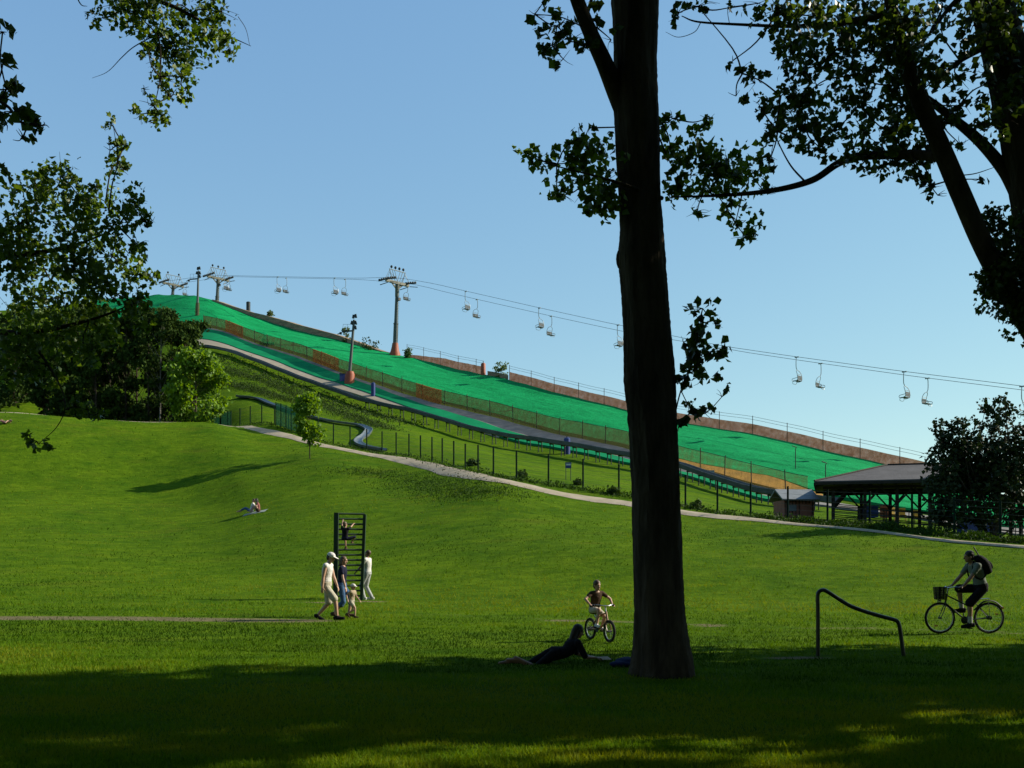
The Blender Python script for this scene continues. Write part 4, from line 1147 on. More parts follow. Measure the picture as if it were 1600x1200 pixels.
def lift_chair():
    root = thing('lift_chair', 'chair', 'lift chair', (0, 0, 0), 0, 'chairs hanging on the chairlift')
    # local: x = travel direction, y = across, origin on the rope
    mb = MB(); mb.box((0, 0, -.04), (.5, .09, .13))
    limb(mb, [(0, 0, 0), (0, .16, -.35), (0, .16, -1.2), (-.05, .02, -1.55)], [.045, .045, .045, .04], 6, 5)
    mb.build('hanger', M['steel'], root)
    mb = MB()
    for s in (-.51, .51):
        limb(mb, [(-.05, 0, -1.55), (-.15, s * .75, -1.72), (-.32, s, -2.1), (-.36, s, -2.75), (.2, s, -2.9), (.3, s, -2.62), (-.34, s, -2.5)], [.032] * 7, 5, 4)
    mb.tube([(-.32, -.51, -2.1), (-.32, .51, -2.1)], .025, 5)
    mb.build('side_frame', M['steel'], root)
    mb = MB()
    for k in range(4): mb.box((-.34 + k * .15, 0, -2.83), (.13, 1.0, .05))
    mb.build('seat', M['dark_steel'], root)
    mb = MB()
    for k in range(3): mb.box((-.38, 0, -2.68 + k * .17), (.045, 1.0, .14))
    mb.build('backrest', M['dark_steel'], root)
    mb = MB(); limb(mb, [(.22, -.4, -2.8), (.3, -.4, -3.12), (.3, .4, -3.12), (.22, .4, -2.8)], [.025] * 4, 5, 3)
    mb.build('footrest', M['steel'], root)
    return root


chairs = [(352, -1, 'chair hanging just right of the second tower head, beside the hilltop'), (358, 1, 'chair hanging beside the second tower head on the farther rope'),
          (434, -1, 'left chair of the pair nearest the hilltop bank'), (447, 1, 'right chair of the pair nearest the hilltop bank'),
          (523, -1, 'left chair of the pair just uphill of the tall orange footed tower'), (539, 1, 'right chair of the pair just uphill of the tall orange footed tower'),
          (636, 1, 'single chair hanging right beside the tall orange footed tower'),
          (728, -1, 'left chair of the first pair downhill of the tall tower'), (745, 1, 'right chair of the first pair downhill of the tall tower'),
          (843, -1, 'left chair of the second pair downhill of the tall tower'), (861, 1, 'right chair of the second pair downhill of the tall tower'),
          (966, -1, 'chair hanging just left of the thick poplar trunk'),
          (1245, -1, 'left chair of the pair right of the poplar side shoot'), (1282, 1, 'right chair of the pair right of the poplar side shoot'),
          (1413, -1, 'left chair of the pair above the timber shelter'), (1449, 1, 'right chair of the pair above the timber shelter'),
          (1597, -1, 'chair at the right edge above the black bush'),
          (290, 1, 'chair low beside the farthest tower at the hilltop')]
LC = lift_chair()
for i, (px, side, lab) in enumerate(chairs):
    o = LC if i == 0 else copy_tree(LC)
    p = rope_pt(px, side); o.location = p
    o.rotation_euler = (0, 0, math.atan2(UD.y, UD.x) + (0 if side > 0 else PI) + random.uniform(-.1, .1)); o['label'] = lab


def lift_tower(px, label, pad, lamps):
    top = rope_c(px); sc = 1.0
    base = Vector((top.x, top.y, H(top.x, top.y))) - UD * .7
    base.z = H(base.x, base.y)
    root = thing('lift_tower', label, 'lift tower', base, math.atan2(UD.y, UD.x), 'towers of the chairlift')
    # local x = downhill along the rope, y = across
    h = top.z - base.z; lean = .7
    L = lambda x, y, z: Vector((x + lean * min(1, z / h), y, z))
    mb = MB(); mb.tube([L(0, 0, -.5), L(0, 0, h * .42)], [.42, .38], 12); mb.tube([L(0, 0, h * .42), L(0, 0, h * .43)], [.45, .45], 12)
    mb.tube([L(0, 0, h * .43), L(0, 0, h * .78)], [.32, .28], 12)
    mb.build('pole', M['tower_pole'], root)
    mb = MB(); mb.tube([L(0, 0, h * .78), L(0, 0, h - .75)], [.32, .36], 12)
    mb.beam(L(0, -2.5, h - .55), L(0, 2.5, h - .55), .4, .42); mb.beam(L(.0, 0, h - 1.7), L(0, -1.2, h - .7), .16, .2); mb.beam(L(0, 0, h - 1.7), L(0, 1.2, h - .7), .16, .2)
    mb.build('crossarm', M['tower_head'], root)
    sl_ = -.22 if px > 500 else -.05
    for s in (-2.2, 2.2):
        mb = MB()
        for e, dz in ((-1, .05), (1, sl_ * 1.6)):
            mb.beam(L(0, s, h - .25), L(e * 2.3, s, h - .25 + dz), .14, .2)
            mb.beam(L(e * .3, s + .35, h - .75), L(e * 2.3, s + .35, h - .85 + dz), .1, .1)
        for k in range(8):
            x = -2.1 + k * .6; z = h - .1 + (.05 if x < 0 else sl_ * 1.6) * abs(x) / 2.3
            mb.tube([L(x, s - .1, z), L(x, s + .1, z)], .17, 10)
        mb.build('sheave_train', M['dark_steel'], root)
    mb = MB()
    for s in (-1.5, 1.5):
        mb.tube([L(0, s * .72, h - .4), L(0, s * 1.15, h + 1.55)], .07, 6)
        mb.tube([L(0, s * .3, h - .4), L(0, s * .75, h + 1.4)], .05, 6); mb.tube([L(0, 0, h - .3), L(0, s * .4, h + 1.4)], .045, 6)
        mb.tube([L(0, s * 1.7, h - .2), L(0, s * 1.15, h + 1.3)], .035, 5)
        mb.tube([L(1.2, s, h - .2), L(0, s * 1.1, h + 1.0)], .03, 5); mb.tube([L(-1.2, s, h - .2), L(0, s * 1.1, h + 1.0)], .03, 5)
    mb.tube([L(0, -1.75, h + 1.5), L(0, 1.75, h + 1.5)], .07, 6)
    mb.build('lifting_frame', M['steel'], root)
    for k in range(lamps):
        y = -1.3 + 2.6 * k / max(1, lamps - 1)
        mb = MB(); mb.ell(L(0, y, h + 1.95), (.24, .2, .24)); mb.tube([L(0, y, h + 1.5), L(0, y, h + 1.8)], .04, 5)
        mb.build('floodlight', M['dark_steel'], root)
    mb = MB()
    for k in range(int(h / .45)):
        z = .4 + k * .45; mb.tube([L(.4, -.2, z), L(.4, .2, z)], .018, 4)
    for s in (-.2, .2): mb.tube([L(.4, s, 0), L(.4, s, h - .6)], .022, 4)
    mb.build('ladder', M['steel'], root)
    mb = MB(); mb.box(L(.45, .05, h * .74), (.5, .5, .45)); mb.build('cable_box', M['dark_steel'], root)
    if pad:
        mb = MB(); mb.loft([(L(0, 0, -.4), (1.0, 0, 0), (0, 1.0, 0)), (L(0, 0, .3), (.95, 0, 0), (0, .95, 0)), (L(0, 0, .9), (.72, 0, 0), (0, .72, 0)), (L(0, 0, 1.6), (.58, 0, 0), (0, .58, 0)), (L(0, 0, 2.2), (.5, 0, 0), (0, .5, 0))], 14)
        mb.build('base_pad', M['pad_orange'], root)
    return root


lift_tower(621, 'tall chairlift tower with an orange padded foot on the skyline', True, 4)
lift_tower(341, 'chairlift tower on the hilltop right of the upper light mast', False, 3)
lift_tower(271, 'farthest chairlift tower half hidden behind the hilltop', False, 2)


# floodlight masts beside the piste
def light_mast(px, dd, h, label, pad, lean=.5):
    base = on(px, dd)
    root = thing('light_mast', label, 'light mast', base, 0, 'light masts along the slope')
    k = dd / F; L = lambda x, z: Vector((x + lean * z / h, 0, z))
    mb = MB(); mb.tube([L(0, -.3), L(0, h)], [.26, .17], 10); mb.build('pole', M['tower_pole'], root)
    mb = MB(); mb.beam(L(0, h * .83), L(-1.6, h * .815), .16, .2); mb.box(L(-1.75, h * .79), (.3, .3, .3)); mb.tube([L(-1.6, h * .8), L(-2.2, h * .775)], .07, 6)
    mb.tube([L(-1.5, h * .83), L(-1.5, h * .93)], .02, 5); mb.tube([L(-.9, h * .83), L(-.9, h * .93)], .02, 5); mb.tube([L(-1.5, h * .93), L(-.1, h * .93)], .02, 5)
    mb.build('platform_arm', M['dark_steel'], root)
    for x, z, t in ((-.28, .955, .3), (.28, .955, -.3), (-.12, 1.05, .2), (.2, 1.06, -.2), (.3, .88, -.2)):
        mb = MB(); mb.box(L(x, h * z), (.28, .35, .5), Matrix.Rotation(t, 3, 'Y')); mb.tube([L(0, h * (z - .03)), L(x, h * z)], .03, 5)
        mb.build('floodlight', M['dark_steel'], root)
    if pad:
        mb = MB(); mb.loft([(L(.05, -.3), (.72, 0, 0), (0, .72, 0)), (L(.05, 1.3), (.7, 0, 0), (0, .7, 0)), (L(.05, 1.75), (.5, 0, 0), (0, .5, 0))], 14); mb.build('base_pad', M['pad_orange'], root)
    else:
        mb = MB(); mb.loft([(L(0, -.3), (.4, 0, 0), (0, .4, 0)), (L(0, 2.6), (.38, 0, 0), (0, .38, 0))], 12); mb.build('base_pad', M['net_olive'], root)


dm = feat(6, 545) - 4.2
light_mast(545, dm, 100 * dm / F, 'dark floodlight mast with an orange padded foot below the slope', True, .75)
dm = feat(6, 310) + 9
light_mast(308, dm, 62 * dm / F + 1.2, 'floodlight mast in the upper part of the slope by the grove', False, .25)
# blue padded posts and boxes by the narrow mat
for px, t, h, wd, lab in ((583, .55, 1.9, .3, 'blue padded post on the narrow green mat near the mast'), (886, .16, 1.75, .35, 'blue padded post low beside the toboggan rail left of the trunk')):
    dd = feat(5, px) + (feat(6, px) - feat(5, px)) * t; root = thing('padded_post', lab, 'post', on(px, dd), 0, 'blue padded posts')
    mb = MB(); mb.loft([((0, 0, -.2), (wd, 0, 0), (0, wd, 0)), ((0, 0, h - .1), (wd, 0, 0), (0, wd, 0)), ((0, 0, h), (wd * .7, 0, 0), (0, wd * .7, 0))], 12); mb.build('pad', M['blue'], root)
    mb = MB(); mb.tube([(0, 0, h - .05), (0, 0, h + .18)], .06, 8); mb.build('pole', M['dark_steel'], root)
dd = feat(6, 535) - 4.6
root = thing('control_box', 'small blue cabinet beside the orange padded mast foot', 'cabinet', on(535, dd), .3)
mb = MB(); mb.box((0, 0, .55), (.75, .6, 1.2)); mb.build('body', M['blue'], root); mb = MB(); mb.box((0, 0, 1.19), (.85, .7, .07)); mb.build('lid', M['dark_steel'], root)
dd = feat(7, 388) + 1.2
root = thing('bollard', 'short dark post standing on the bank at the skyline', 'post', on(388, dd), 0)
mb = MB(); mb.tube([(0, 0, -.2), (0, 0, 3.0)], .42, 10); mb.build('pole', M['dark_steel'], root); mb = MB(); mb.tube([(0, 0, 3.0), (0, 0, 3.15)], [.45, .3], 10); mb.build('cap', M['dark_steel'], root)


# ------------------------------------------------------------------ fences
def strip_wall(pts, h0, h1, name, m, root, origin, thick=.03):
    """an upright sheet along ground points, with real thickness"""
    vs, fs = [], []
    for i, p in enumerate(pts):
        t = pts[min(i + 1, len(pts) - 1)] - pts[max(i - 1, 0)]; n = Vector((-t.y, t.x, 0)).normalized() * thick / 2
        for s in (-1, 1):
            for z in (h0, h1): vs.append(p + n * s + Vector((0, 0, z if not callable(z) else z(i))))
    for i in range(len(pts) - 1):
        a, c = i * 4, (i + 1) * 4
        fs += [(a, c, c + 1, a + 1), (a + 2, a + 3, c + 3, c + 2), (a + 1, c + 1, c + 3, a + 3), (a, a + 2, c + 2, c)]
    mb = MB(); mb.add(vs, fs); return mb.build(name, m, root, origin)


def walk(dfun, px0, px1, step):
    """points on the terrain every `step` metres along a distance function"""
    P = [on(px, dfun(px)) for px in PX(px0, px1, 2)]
    out = [P[0]]; acc = 0
    for a, c in zip(P[:-1], P[1:]):
        acc += (c - a).length
        if acc >= step: out.append(c); acc = 0
    return out


# lower net fence along the slope
lowf = lambda px: feat(6, px)
pts = walk(lowf, 318, 1262, 4.0); o0 = pts[0]
root = thing('net_fence', 'olive safety net fence on posts along the lower edge of the green slope', 'fence', o0)
fine = [on(px, lowf(px)) for px in PX(318, 1262, 4)]
_n = next(i for i, px in enumerate(PX(318, 1262, 4)) if px >= 1040)
strip_wall(fine[:_n + 1], .05, 2.0, 'net', M['net_olive'], root, o0)
strip_wall(fine[_n:], .05, 2.0, 'net', M['net_thin'], root, o0)['label'] = 'thinner see-through stretch of the net in front of the orange sand'
for i, p in enumerate(pts):
    mb = MB(); mb.tube([p + Vector((0, 0, -.3)), p + Vector((random.uniform(-.12, .12), 0, 2.15 + random.uniform(-.05, .2)))], .05, 6); mb.build('post', M['netpost'], root, o0)
mb = MB(); mb.tube([p + Vector((0, 0, 2.02)) for p in fine], .025, 5); mb.build('top_rope', M['netpost'], root, o0)
for a, c in ((352, 380), (489, 532), (650, 690)):
    seg = [on(px, lowf(px) - .15) for px in PX(a, c, 4)]
    strip_wall(seg, .1, 2.1, 'orange_panel', M['net_orange'], root, o0)
# upper net fence on the ridge
ridge = lambda px: feat(7, px) + .2
for px0, px1, lab in ((636, 757, 'brown safety net fence on the skyline right of the orange footed tower'), (796, 1446, 'long brown safety net fence on the skyline down to the shelter')):
    fine = [on(px, ridge(px)) for px in PX(px0, px1, 5)]; o0 = fine[0]
    root = thing('net_fence', lab, 'fence', o0)
    taper = lambda i, n=len(fine), s=px0: 1.5 if s > 700 else .7 + .8 * min(1, i / 12)
    strip_wall(fine, .05, taper, 'net', M['net_brown'], root, o0)
    for p in walk(ridge, px0, px1, 4.6):
        mb = MB(); mb.tube([p + Vector((0, 0, -.3)), p + Vector((0, 0, 2.5))], .04, 6); mb.build('post', M['netpost'], root, o0)
    mb = MB()
    for z in (2.05, 2.4): mb.tube([p + Vector((0, 0, z)) for p in fine], .018, 4)
    mb.build('top_wire', M['netpost'], root, o0)
p = on(755, ridge(755) - .5); root = thing('padded_post', 'orange padded post at the gap in the brown net fence', 'post', p)
mb = MB(); mb.loft([((0, 0, -.2), (.38, 0, 0), (0, .38, 0)), ((0, 0, 1.9), (.36, 0, 0), (0, .36, 0)), ((0, 0, 2.05), (.25, 0, 0), (0, .25, 0))], 12); mb.build('pad', M['pad_orange'], root)
mb = MB(); mb.tube([(0, 0, 2), (0, 0, 2.4)], .06, 6); mb.build('pole', M['netpost'], root)
# grey boards in the gap
seg = [on(px, ridge(px) + .1) for px in PX(762, 794, 4)]
tag(strip_wall(seg, -.1, 1.0, 'board_fence', M['bank'], None, None, .08), 'short grey board fence closing the gap in the brown net', 'fence')
# timber-faced bank above the upper slope
seg = [on(px, feat(7, px) + .3) for px in PX(338, 604, 5)]
bank = strip_wall(seg, -.3, lambda i: .25 + 1.15 * math.sin(PI * min(1, (i + 6) / 62)) , 'retaining_bank', M['bank'], None, None, 2.0)
tag(bank, 'grey brown timber bank along the skyline above the green slope', 'retaining wall')
bank['kind'] = 'thing'
# thin drag-lift poles standing on the mat
for px, t, h, lab in ((1243, .42, 2.3, 'thin dark pole with a crook on the green mat, farther from the shelter'), (1290, .22, 2.4, 'thin dark pole with a crook on the green mat close to the shelter roof')):
    dd = feat(6, px) + (feat(7, px) - feat(6, px)) * t; root = thing('snow_lance', lab, 'pole', on(px, dd))
    mb = MB(); mb.tube([(0, 0, -.2), (0, 0, h)], .045, 6); mb.build('pole', M['dark_steel'], root)
    mb = MB(); mb.tube([(0, 0, h), (.12, 0, h + .12), (-.35, 0, h + .3)], .05, 6); mb.build('nozzle', M['dark_steel'], root)

# green post-and-wire fence at the meadow edge
mf = lambda px: feat(3, px)
fp = walk(mf, 345, 1660, 2.35); o0 = fp[0].copy()
root = thing('wire_fence', 'green post and wire fence along the footpath', 'fence', o0)
for p in fp:
    mb = MB(); hh = 1.9 + random.uniform(-.04, .04); mb.tube([p + Vector((0, 0, -.3)), p + Vector((0, 0, hh))], .058, 6); mb.build('post', M['fence_green'], root, o0)
mb = MB(); fine = [on(px, mf(px)) for px in PX(345, 1660, 5)]
for k in range(7): mb.tube([p + Vector((0, 0, .12 + k * .28)) for p in fine], .006, 3, cap=False)
mb.build('wire', M['wire'], root, o0)
# gate panels of dense green mesh, between grove and sapling
seg = [on(px, mf(px) - .4) for px in PX(431, 468, 4)]; o0 = seg[0].copy()
root = thing('mesh_gate', 'dense green mesh gate in the fence left of the sapling', 'gate', o0)
strip_wall(seg, .05, 2.25, 'mesh_panel', M['gate_net'], root, o0)
for p in seg[::2]:
    mb = MB(); mb.tube([p + Vector((0, 0, -.2)), p + Vector((0, 0, 2.3))], .05, 6); mb.build('post', M['fence_green'], root, o0)
seg = [on(px, mf(px) + .5) for px in PX(308, 360, 4)]; o0 = seg[0].copy()
root = thing('mesh_fence', 'dark green mesh fence at the foot of the bright bushy tree', 'fence', o0)
strip_wall(seg, .05, 1.8, 'mesh_panel', M['gate_net'], root, o0)
for p in seg[::3]:
    mb = MB(); mb.tube([p + Vector((0, 0, -.2)), p + Vector((0, 0, 1.9))], .05, 6); mb.build('post', M['fence_green'], root, o0)

# ------------------------------------------------------------------ toboggan run
def rail_h(px): return float(np.interp(px, [330, 560, 640, 900, 1050, 1300], [.5, .8, 1.2, 1.2, 1.1, .7]))


rl = [(px, on(px, feat(5, px))) for px in PX(322, 1310, 6)]; o0 = rl[0][1].copy()
root = thing('toboggan_run', 'long dark metal toboggan rail on short legs running down the hillside', 'toboggan run', o0)
vs, fs = [], []
prof = [(-.42, .42), (-.36, .1), (-.2, 0), (.2, 0), (.36, .1), (.42, .42), (.47, .42), (.42, .02), (.22, -.08), (-.22, -.08), (-.42, .02), (-.47, .42)]
for i, (px, p) in enumerate(rl):
    t = rl[min(i + 1, len(rl) - 1)][1] - rl[max(i - 1, 0)][1]; n = Vector((-t.y, t.x, 0)).normalized()
    vs += [p + n * a + Vector((0, 0, b_ + rail_h(px))) for a, b_ in prof]
K = len(prof)
for i in range(len(rl) - 1):
    for k in range(K): fs.append((i * K + k, i * K + (k + 1) % K, (i + 1) * K + (k + 1) % K, (i + 1) * K + k))
mb = MB(); mb.add(vs, fs); mb.build('trough', M['rail'], root, o0)
for i, (px, p) in enumerate(rl):
    if px < 560 or i % 3 or px > 1290: continue
    t = rl[min(i + 1, len(rl) - 1)][1] - rl[max(i - 1, 0)][1]; n = Vector((-t.y, t.x, 0)).normalized(); z = rail_h(px)
    mb = MB()
    for s in (-.3, .3): mb.tube([p + n * s + Vector((0, 0, -.3)), p + n * s * .8 + Vector((0, 0, z))], .05, 6)
    mb.beam(p - n * .35 + Vector((0, 0, z - .12)), p + n * .35 + Vector((0, 0, z - .12)), .08, .1)
    mb.build('trestle', M['dark_steel'], root, o0)
# the curving chute on the ground
cp = spline([hit(a, c) for a, c in ((372, 622), (405, 626), (440, 640), (500, 657), (540, 664), (564, 668), (576, 674), (572, 682), (562, 689), (560, 695), (572, 701), (600, 706))], 8)
vs, fs = [], []
prof2 = [(x_ * .58, z_ * .6) for x_, z_ in ((-.62, .38), (-.45, .1), (-.25, .03), (.25, .03), (.45, .1), (.62, .38), (.7, .36), (.6, -.05), (-.6, -.05), (-.7, .36))]
K = len(prof2)
for i, p in enumerate(cp):
    t = cp[min(i + 1, len(cp) - 1)] - cp[max(i - 1, 0)]; n = Vector((-t.y, t.x, 0)).normalized()
    for a, b_ in prof2: vs.append(Vector((p.x, p.y, H(p.x, p.y))) + n * a + Vector((0, 0, b_ + .12)))
for i in range(len(cp) - 1):
    for k in range(K): fs.append((i * K + k, i * K + (k + 1) % K, (i + 1) * K + (k + 1) % K, (i + 1) * K + k))
mb = MB(); mb.add(vs, fs)
tag(mb.build('toboggan_chute', M['chute'], None), 'pale S curved toboggan chute lying in the grass behind the fence', 'toboggan run')

# little sign behind the fence
p = on(888, 70); root = thing('notice_board', 'small blue and white notice board on thin legs behind the fence', 'sign', p)
k = 70 / F; zb = CH + (HY - 727) * k - p.z
mb = MB(); mb.box((0, 0, zb), (.42, .05, .42)); mb.build('panel', M['blue'], root); mb = MB(); mb.box((0, -.03, zb + .05), (.32, .02, .12)); mb.build('sheet', M['white'], root)
for s in (-.17, .17):
    mb = MB(); mb.tube([(s, .05, -.2), (s, .05, zb + .15)], .025, 6); mb.build('leg', M['dark_steel'], root)
# grey panel board on the hillside right of the trunk
dd = feat(5, 1108) + 3; p = on(1108, dd); root = thing('notice_board', 'plain grey board on posts beside the gravel track right of the trunk', 'sign', p)
zb = CH + (HY - 740) * dd / F - p.z
mb = MB(); mb.box((0, 0, zb), (.95, .06, .6)); mb.build('panel', M['hut_roof'], root)
for s in (-.35, .35):
    mb = MB(); mb.tube([(s, .06, -.2), (s, .06, zb + .2)], .04, 6); mb.build('leg', M['dark_steel'], root)

# ------------------------------------------------------------------ hut and open shelter at the bottom of the slope
p = on(1240, 66); k = 66 / F
root = thing('hut', 'small rust red hut with a grey sheet roof beside the shelter', 'hut', p, .1)
zt = CH + (HY - 783) * k - p.z; wd = 48 * k
mb = MB(); mb.box((0, 0, zt / 2 - .15), (wd, 1.9, zt + .3)); mb.build('wall', M['hut_red'], root)
mb = MB()
for q in range(9): mb.box((-wd / 2 + wd * (q + .5) / 9, -.965, zt / 2), (.04, .03, zt))
mb.build('batten', M['wood_dark'], root)
mb = MB(); mb.beam((-.0, -1.35, zt + .02), (0, .05, zt + .75), wd + .5, .09); mb.beam((0, 1.35, zt + .02), (0, .05, zt + .75), wd + .5, .09); mb.build('roof', M['hut_roof'], root)
mb = MB(); mb.box((wd * .22, -.975, zt * .42), (.7, .03, zt * .8)); mb.build('door', M['hut_red'], root)
mb = MB(); mb.box((-wd * .22, -.975, zt * .58), (.5, .03, .4)); mb.build('window', M['hut_roof'], root)


def shelter():
    d0 = 61.0; k = d0 / F; rz = -.31
    o = Vector(((1302 - CX) * k, d0, 0)); o.z = H(o.x, o.y)
    rot = Matrix.Rotation(rz, 3, 'Z')
    G = lambda u, v: H(*(o + rot @ Vector((u, v, 0)))[:2]) - o.z           # ground below a local point
    LX, LY = 11.0, 7.2
    ze = CH + (HY - 753) * k - o.z; zr = ze + 1.25
    root = thing('shelter', 'open timber shelter with a grey hipped roof and braced posts', 'shelter', o, rz)
    ex0, ex1, ey0, ey1 = -1.1, LX + 1.1, -1.0, LY + 1.0
    ym = LY / 2; rx0, rx1 = ex0 + 4.4, ex1 - 4.4
    mb = MB()
    v = [(ex0, ey0, ze), (ex1, ey0, ze), (ex1, ey1, ze), (ex0, ey1, ze), (rx0, ym, zr), (rx1, ym, zr)]
    lo_ = [(a, b_, c - .14) for a, b_, c in v]
    mb.add(v + lo_, [(0, 1, 5, 4), (2, 3, 4, 5), (1, 2, 5), (3, 0, 4), (6, 10, 11, 7), (8, 11, 10, 9), (7, 11, 8), (9, 10, 6), (0, 6, 7, 1), (1, 7, 8, 2), (2, 8, 9, 3), (3, 9, 6, 0)])
    rf = mb.build('roof', M['roof'], root, None, smooth=False)
    mb = MB()                                                            # ridge and hip capping, felt seams
    for a, b_ in ((v[0], v[4]), (v[3], v[4]), (v[4], v[5]), (v[1], v[5]), (v[2], v[5])): mb.tube([Vector(a) + Vector((0, 0, .02)), Vector(b_) + Vector((0, 0, .02))], .07, 6)
    mb.build('capping', M['wood_dark'], rf)
    mb = MB()
    for a, b_ in (((ex0, ey0), (ex1, ey0)), ((ex1, ey0), (ex1, ey1)), ((ex1, ey1), (ex0, ey1)), ((ex0, ey1), (ex0, ey0))):
        mb.beam((a[0], a[1], ze - .15), (b_[0], b_[1], ze - .15), .08, .16)
    mb.build('fascia', M['wood_dark'], root)
    cols_ = [LX * q / 6 for q in range(7)]
    for row, y in enumerate((0, ym, LY)):
        mb = MB(); mb.beam((-.6, y, ze - .36), (LX + .6, y, ze - .36), .16, .17); mb.build('beam', M['wood_dark'], root)
        for x in cols_:
            if row == 1 and x not in (cols_[0], cols_[-1]): continue
            mb = MB(); mb.beam((x, y, G(x, y) - .3), (x, y, ze - .44), .2, .2, (0, 1, 0)); mb.build('post', M['wood_dark'], root)
            mb = MB()
            for s in (-1, 1):
                if -.7 < x + s * .75 < LX + .7: mb.beam((x + s * .06, y, ze - 1.35), (x + s * .85, y, ze - .45), .10, .12, (0, 1, 0))
            mb.beam((x, y + .06, ze - 1.2), (x, y + .7, ze - .45), .09, .11, (1, 0, 0))
            mb.build('brace', M['wood_dark'], root)
    mb = MB()
    for q in range(12):
        x = LX * q / 11
        for y in (ey0 + .1, ey1 - .1): mb.beam((x, y, ze - .2), (min(max(x, rx0), rx1), ym, zr - .26), .07, .12)
    mb.build('rafter', M['wood_dark'], root)
    for q in range(3):
        y = 1.4 + q * 2.0; w0 = o + rot @ Vector((0, y, 0)); w0.z = H(w0.x, w0.y)
        t = thing('queue_barrier', ['dark queue rail under the shelter, row nearest the fence', 'dark queue rail under the shelter, middle of the three rows', 'dark queue rail under the shelter, row nearest the green mat'][q], 'barrier', w0, rz, 'queue rails in the shelter')
        zl = G(LX, y) - G(0, y)
        mb = MB()
        for z in (.45, .8, 1.15): mb.tube([(0, 0, z), (LX, 0, z + zl)], .03, 6)
        mb.build('rail', M['dark_steel'], t)
        for r_ in range(8):
            x = LX * r_ / 7
            mb = MB(); mb.tube([(x, 0, zl * r_ / 7 - .3), (x, 0, 1.16 + zl * r_ / 7)], .03, 6); mb.build('leg', M['dark_steel'], t)


shelter()


def plastic_chair(px, d, rz, label, m):
    p = on(px, d); root = thing('plastic_chair', label, 'chair', p, rz, 'chairs and boxes by the shelter')
    mb = MB(); mb.box((0, 0, .44), (.5, .48, .05)); mb.build('seat', M[m], root)
    mb = MB(); mb.box((-.25, 0, .72), (.05, .46, .5)); mb.build('backrest', M[m], root)
    for sx in (-.2, .2):
        for sy in (-.2, .2):
            mb = MB(); mb.tube([(sx, sy, .43), (sx * 1.15, sy * 1.15, 0)], .025, 6); mb.build('leg', M[m], root)


plastic_chair(1398, 70, -1.2, 'yellow chair under the shelter, left one of the pair', 'yellow')
plastic_chair(1410, 70.5, -1.8, 'yellow chair under the shelter, right one of the pair', 'yellow')
plastic_chair(1432, 71.5, -1.5, 'yellow chair under the shelter nearest the black bush', 'yellow')


def bin_box(px, py, d, size, m, label):
    p = on(px, d); root = thing('storage_box', label, 'box', p, .15, 'chairs and boxes by the shelter')
    mb = MB(); mb.box((0, 0, size[2] / 2), size); mb.build('body', M[m], root)
    mb = MB(); mb.box((0, 0, size[2] + .035), (size[0] + .06, size[1] + .06, .07)); mb.build('lid', M['dark_steel'], root)


bin_box(1360, 820, 71, (.9, .6, .8), 'blue', 'blue box under the shelter left of the yellow chairs')
bin_box(1514, 825, 58.5, (1.1, .7, .9), 'blue', 'wide blue box right of the black bush stems, left one')
bin_box(1541, 825, 58.5, (.95, .7, .9), 'blue', 'blue box at the right edge behind the fence')
bin_box(1382, 815, 72, (.5, .4, .9), 'pad_orange', 'small orange box between the blue box and the yellow chairs')

# ------------------------------------------------------------------ people
def ik(a, t, l1, l2, hint):
    a = Vector(a); t = Vector(t); d = t - a; L = min(d.length, (l1 + l2) * .998); d.normalize()
    x = (l1 * l1 - l2 * l2 + L * L) / (2 * L); h = math.sqrt(max(0, l1 * l1 - x * x))
    n = Vector(hint); n = n - d * n.dot(d); n.normalize()
    return a + d * x + n * h, a + d * L


def axes(f, u=(0, 0, 1)):
    """rotation whose x is f, z close to u"""
    x = Vector(f).normalized(); y = Vector(u).cross(x)
    if y.length < 1e-4: y = Vector((0, 1, 0))
    y.normalize(); z = x.cross(y)
    return Matrix((x, y, z)).transposed()


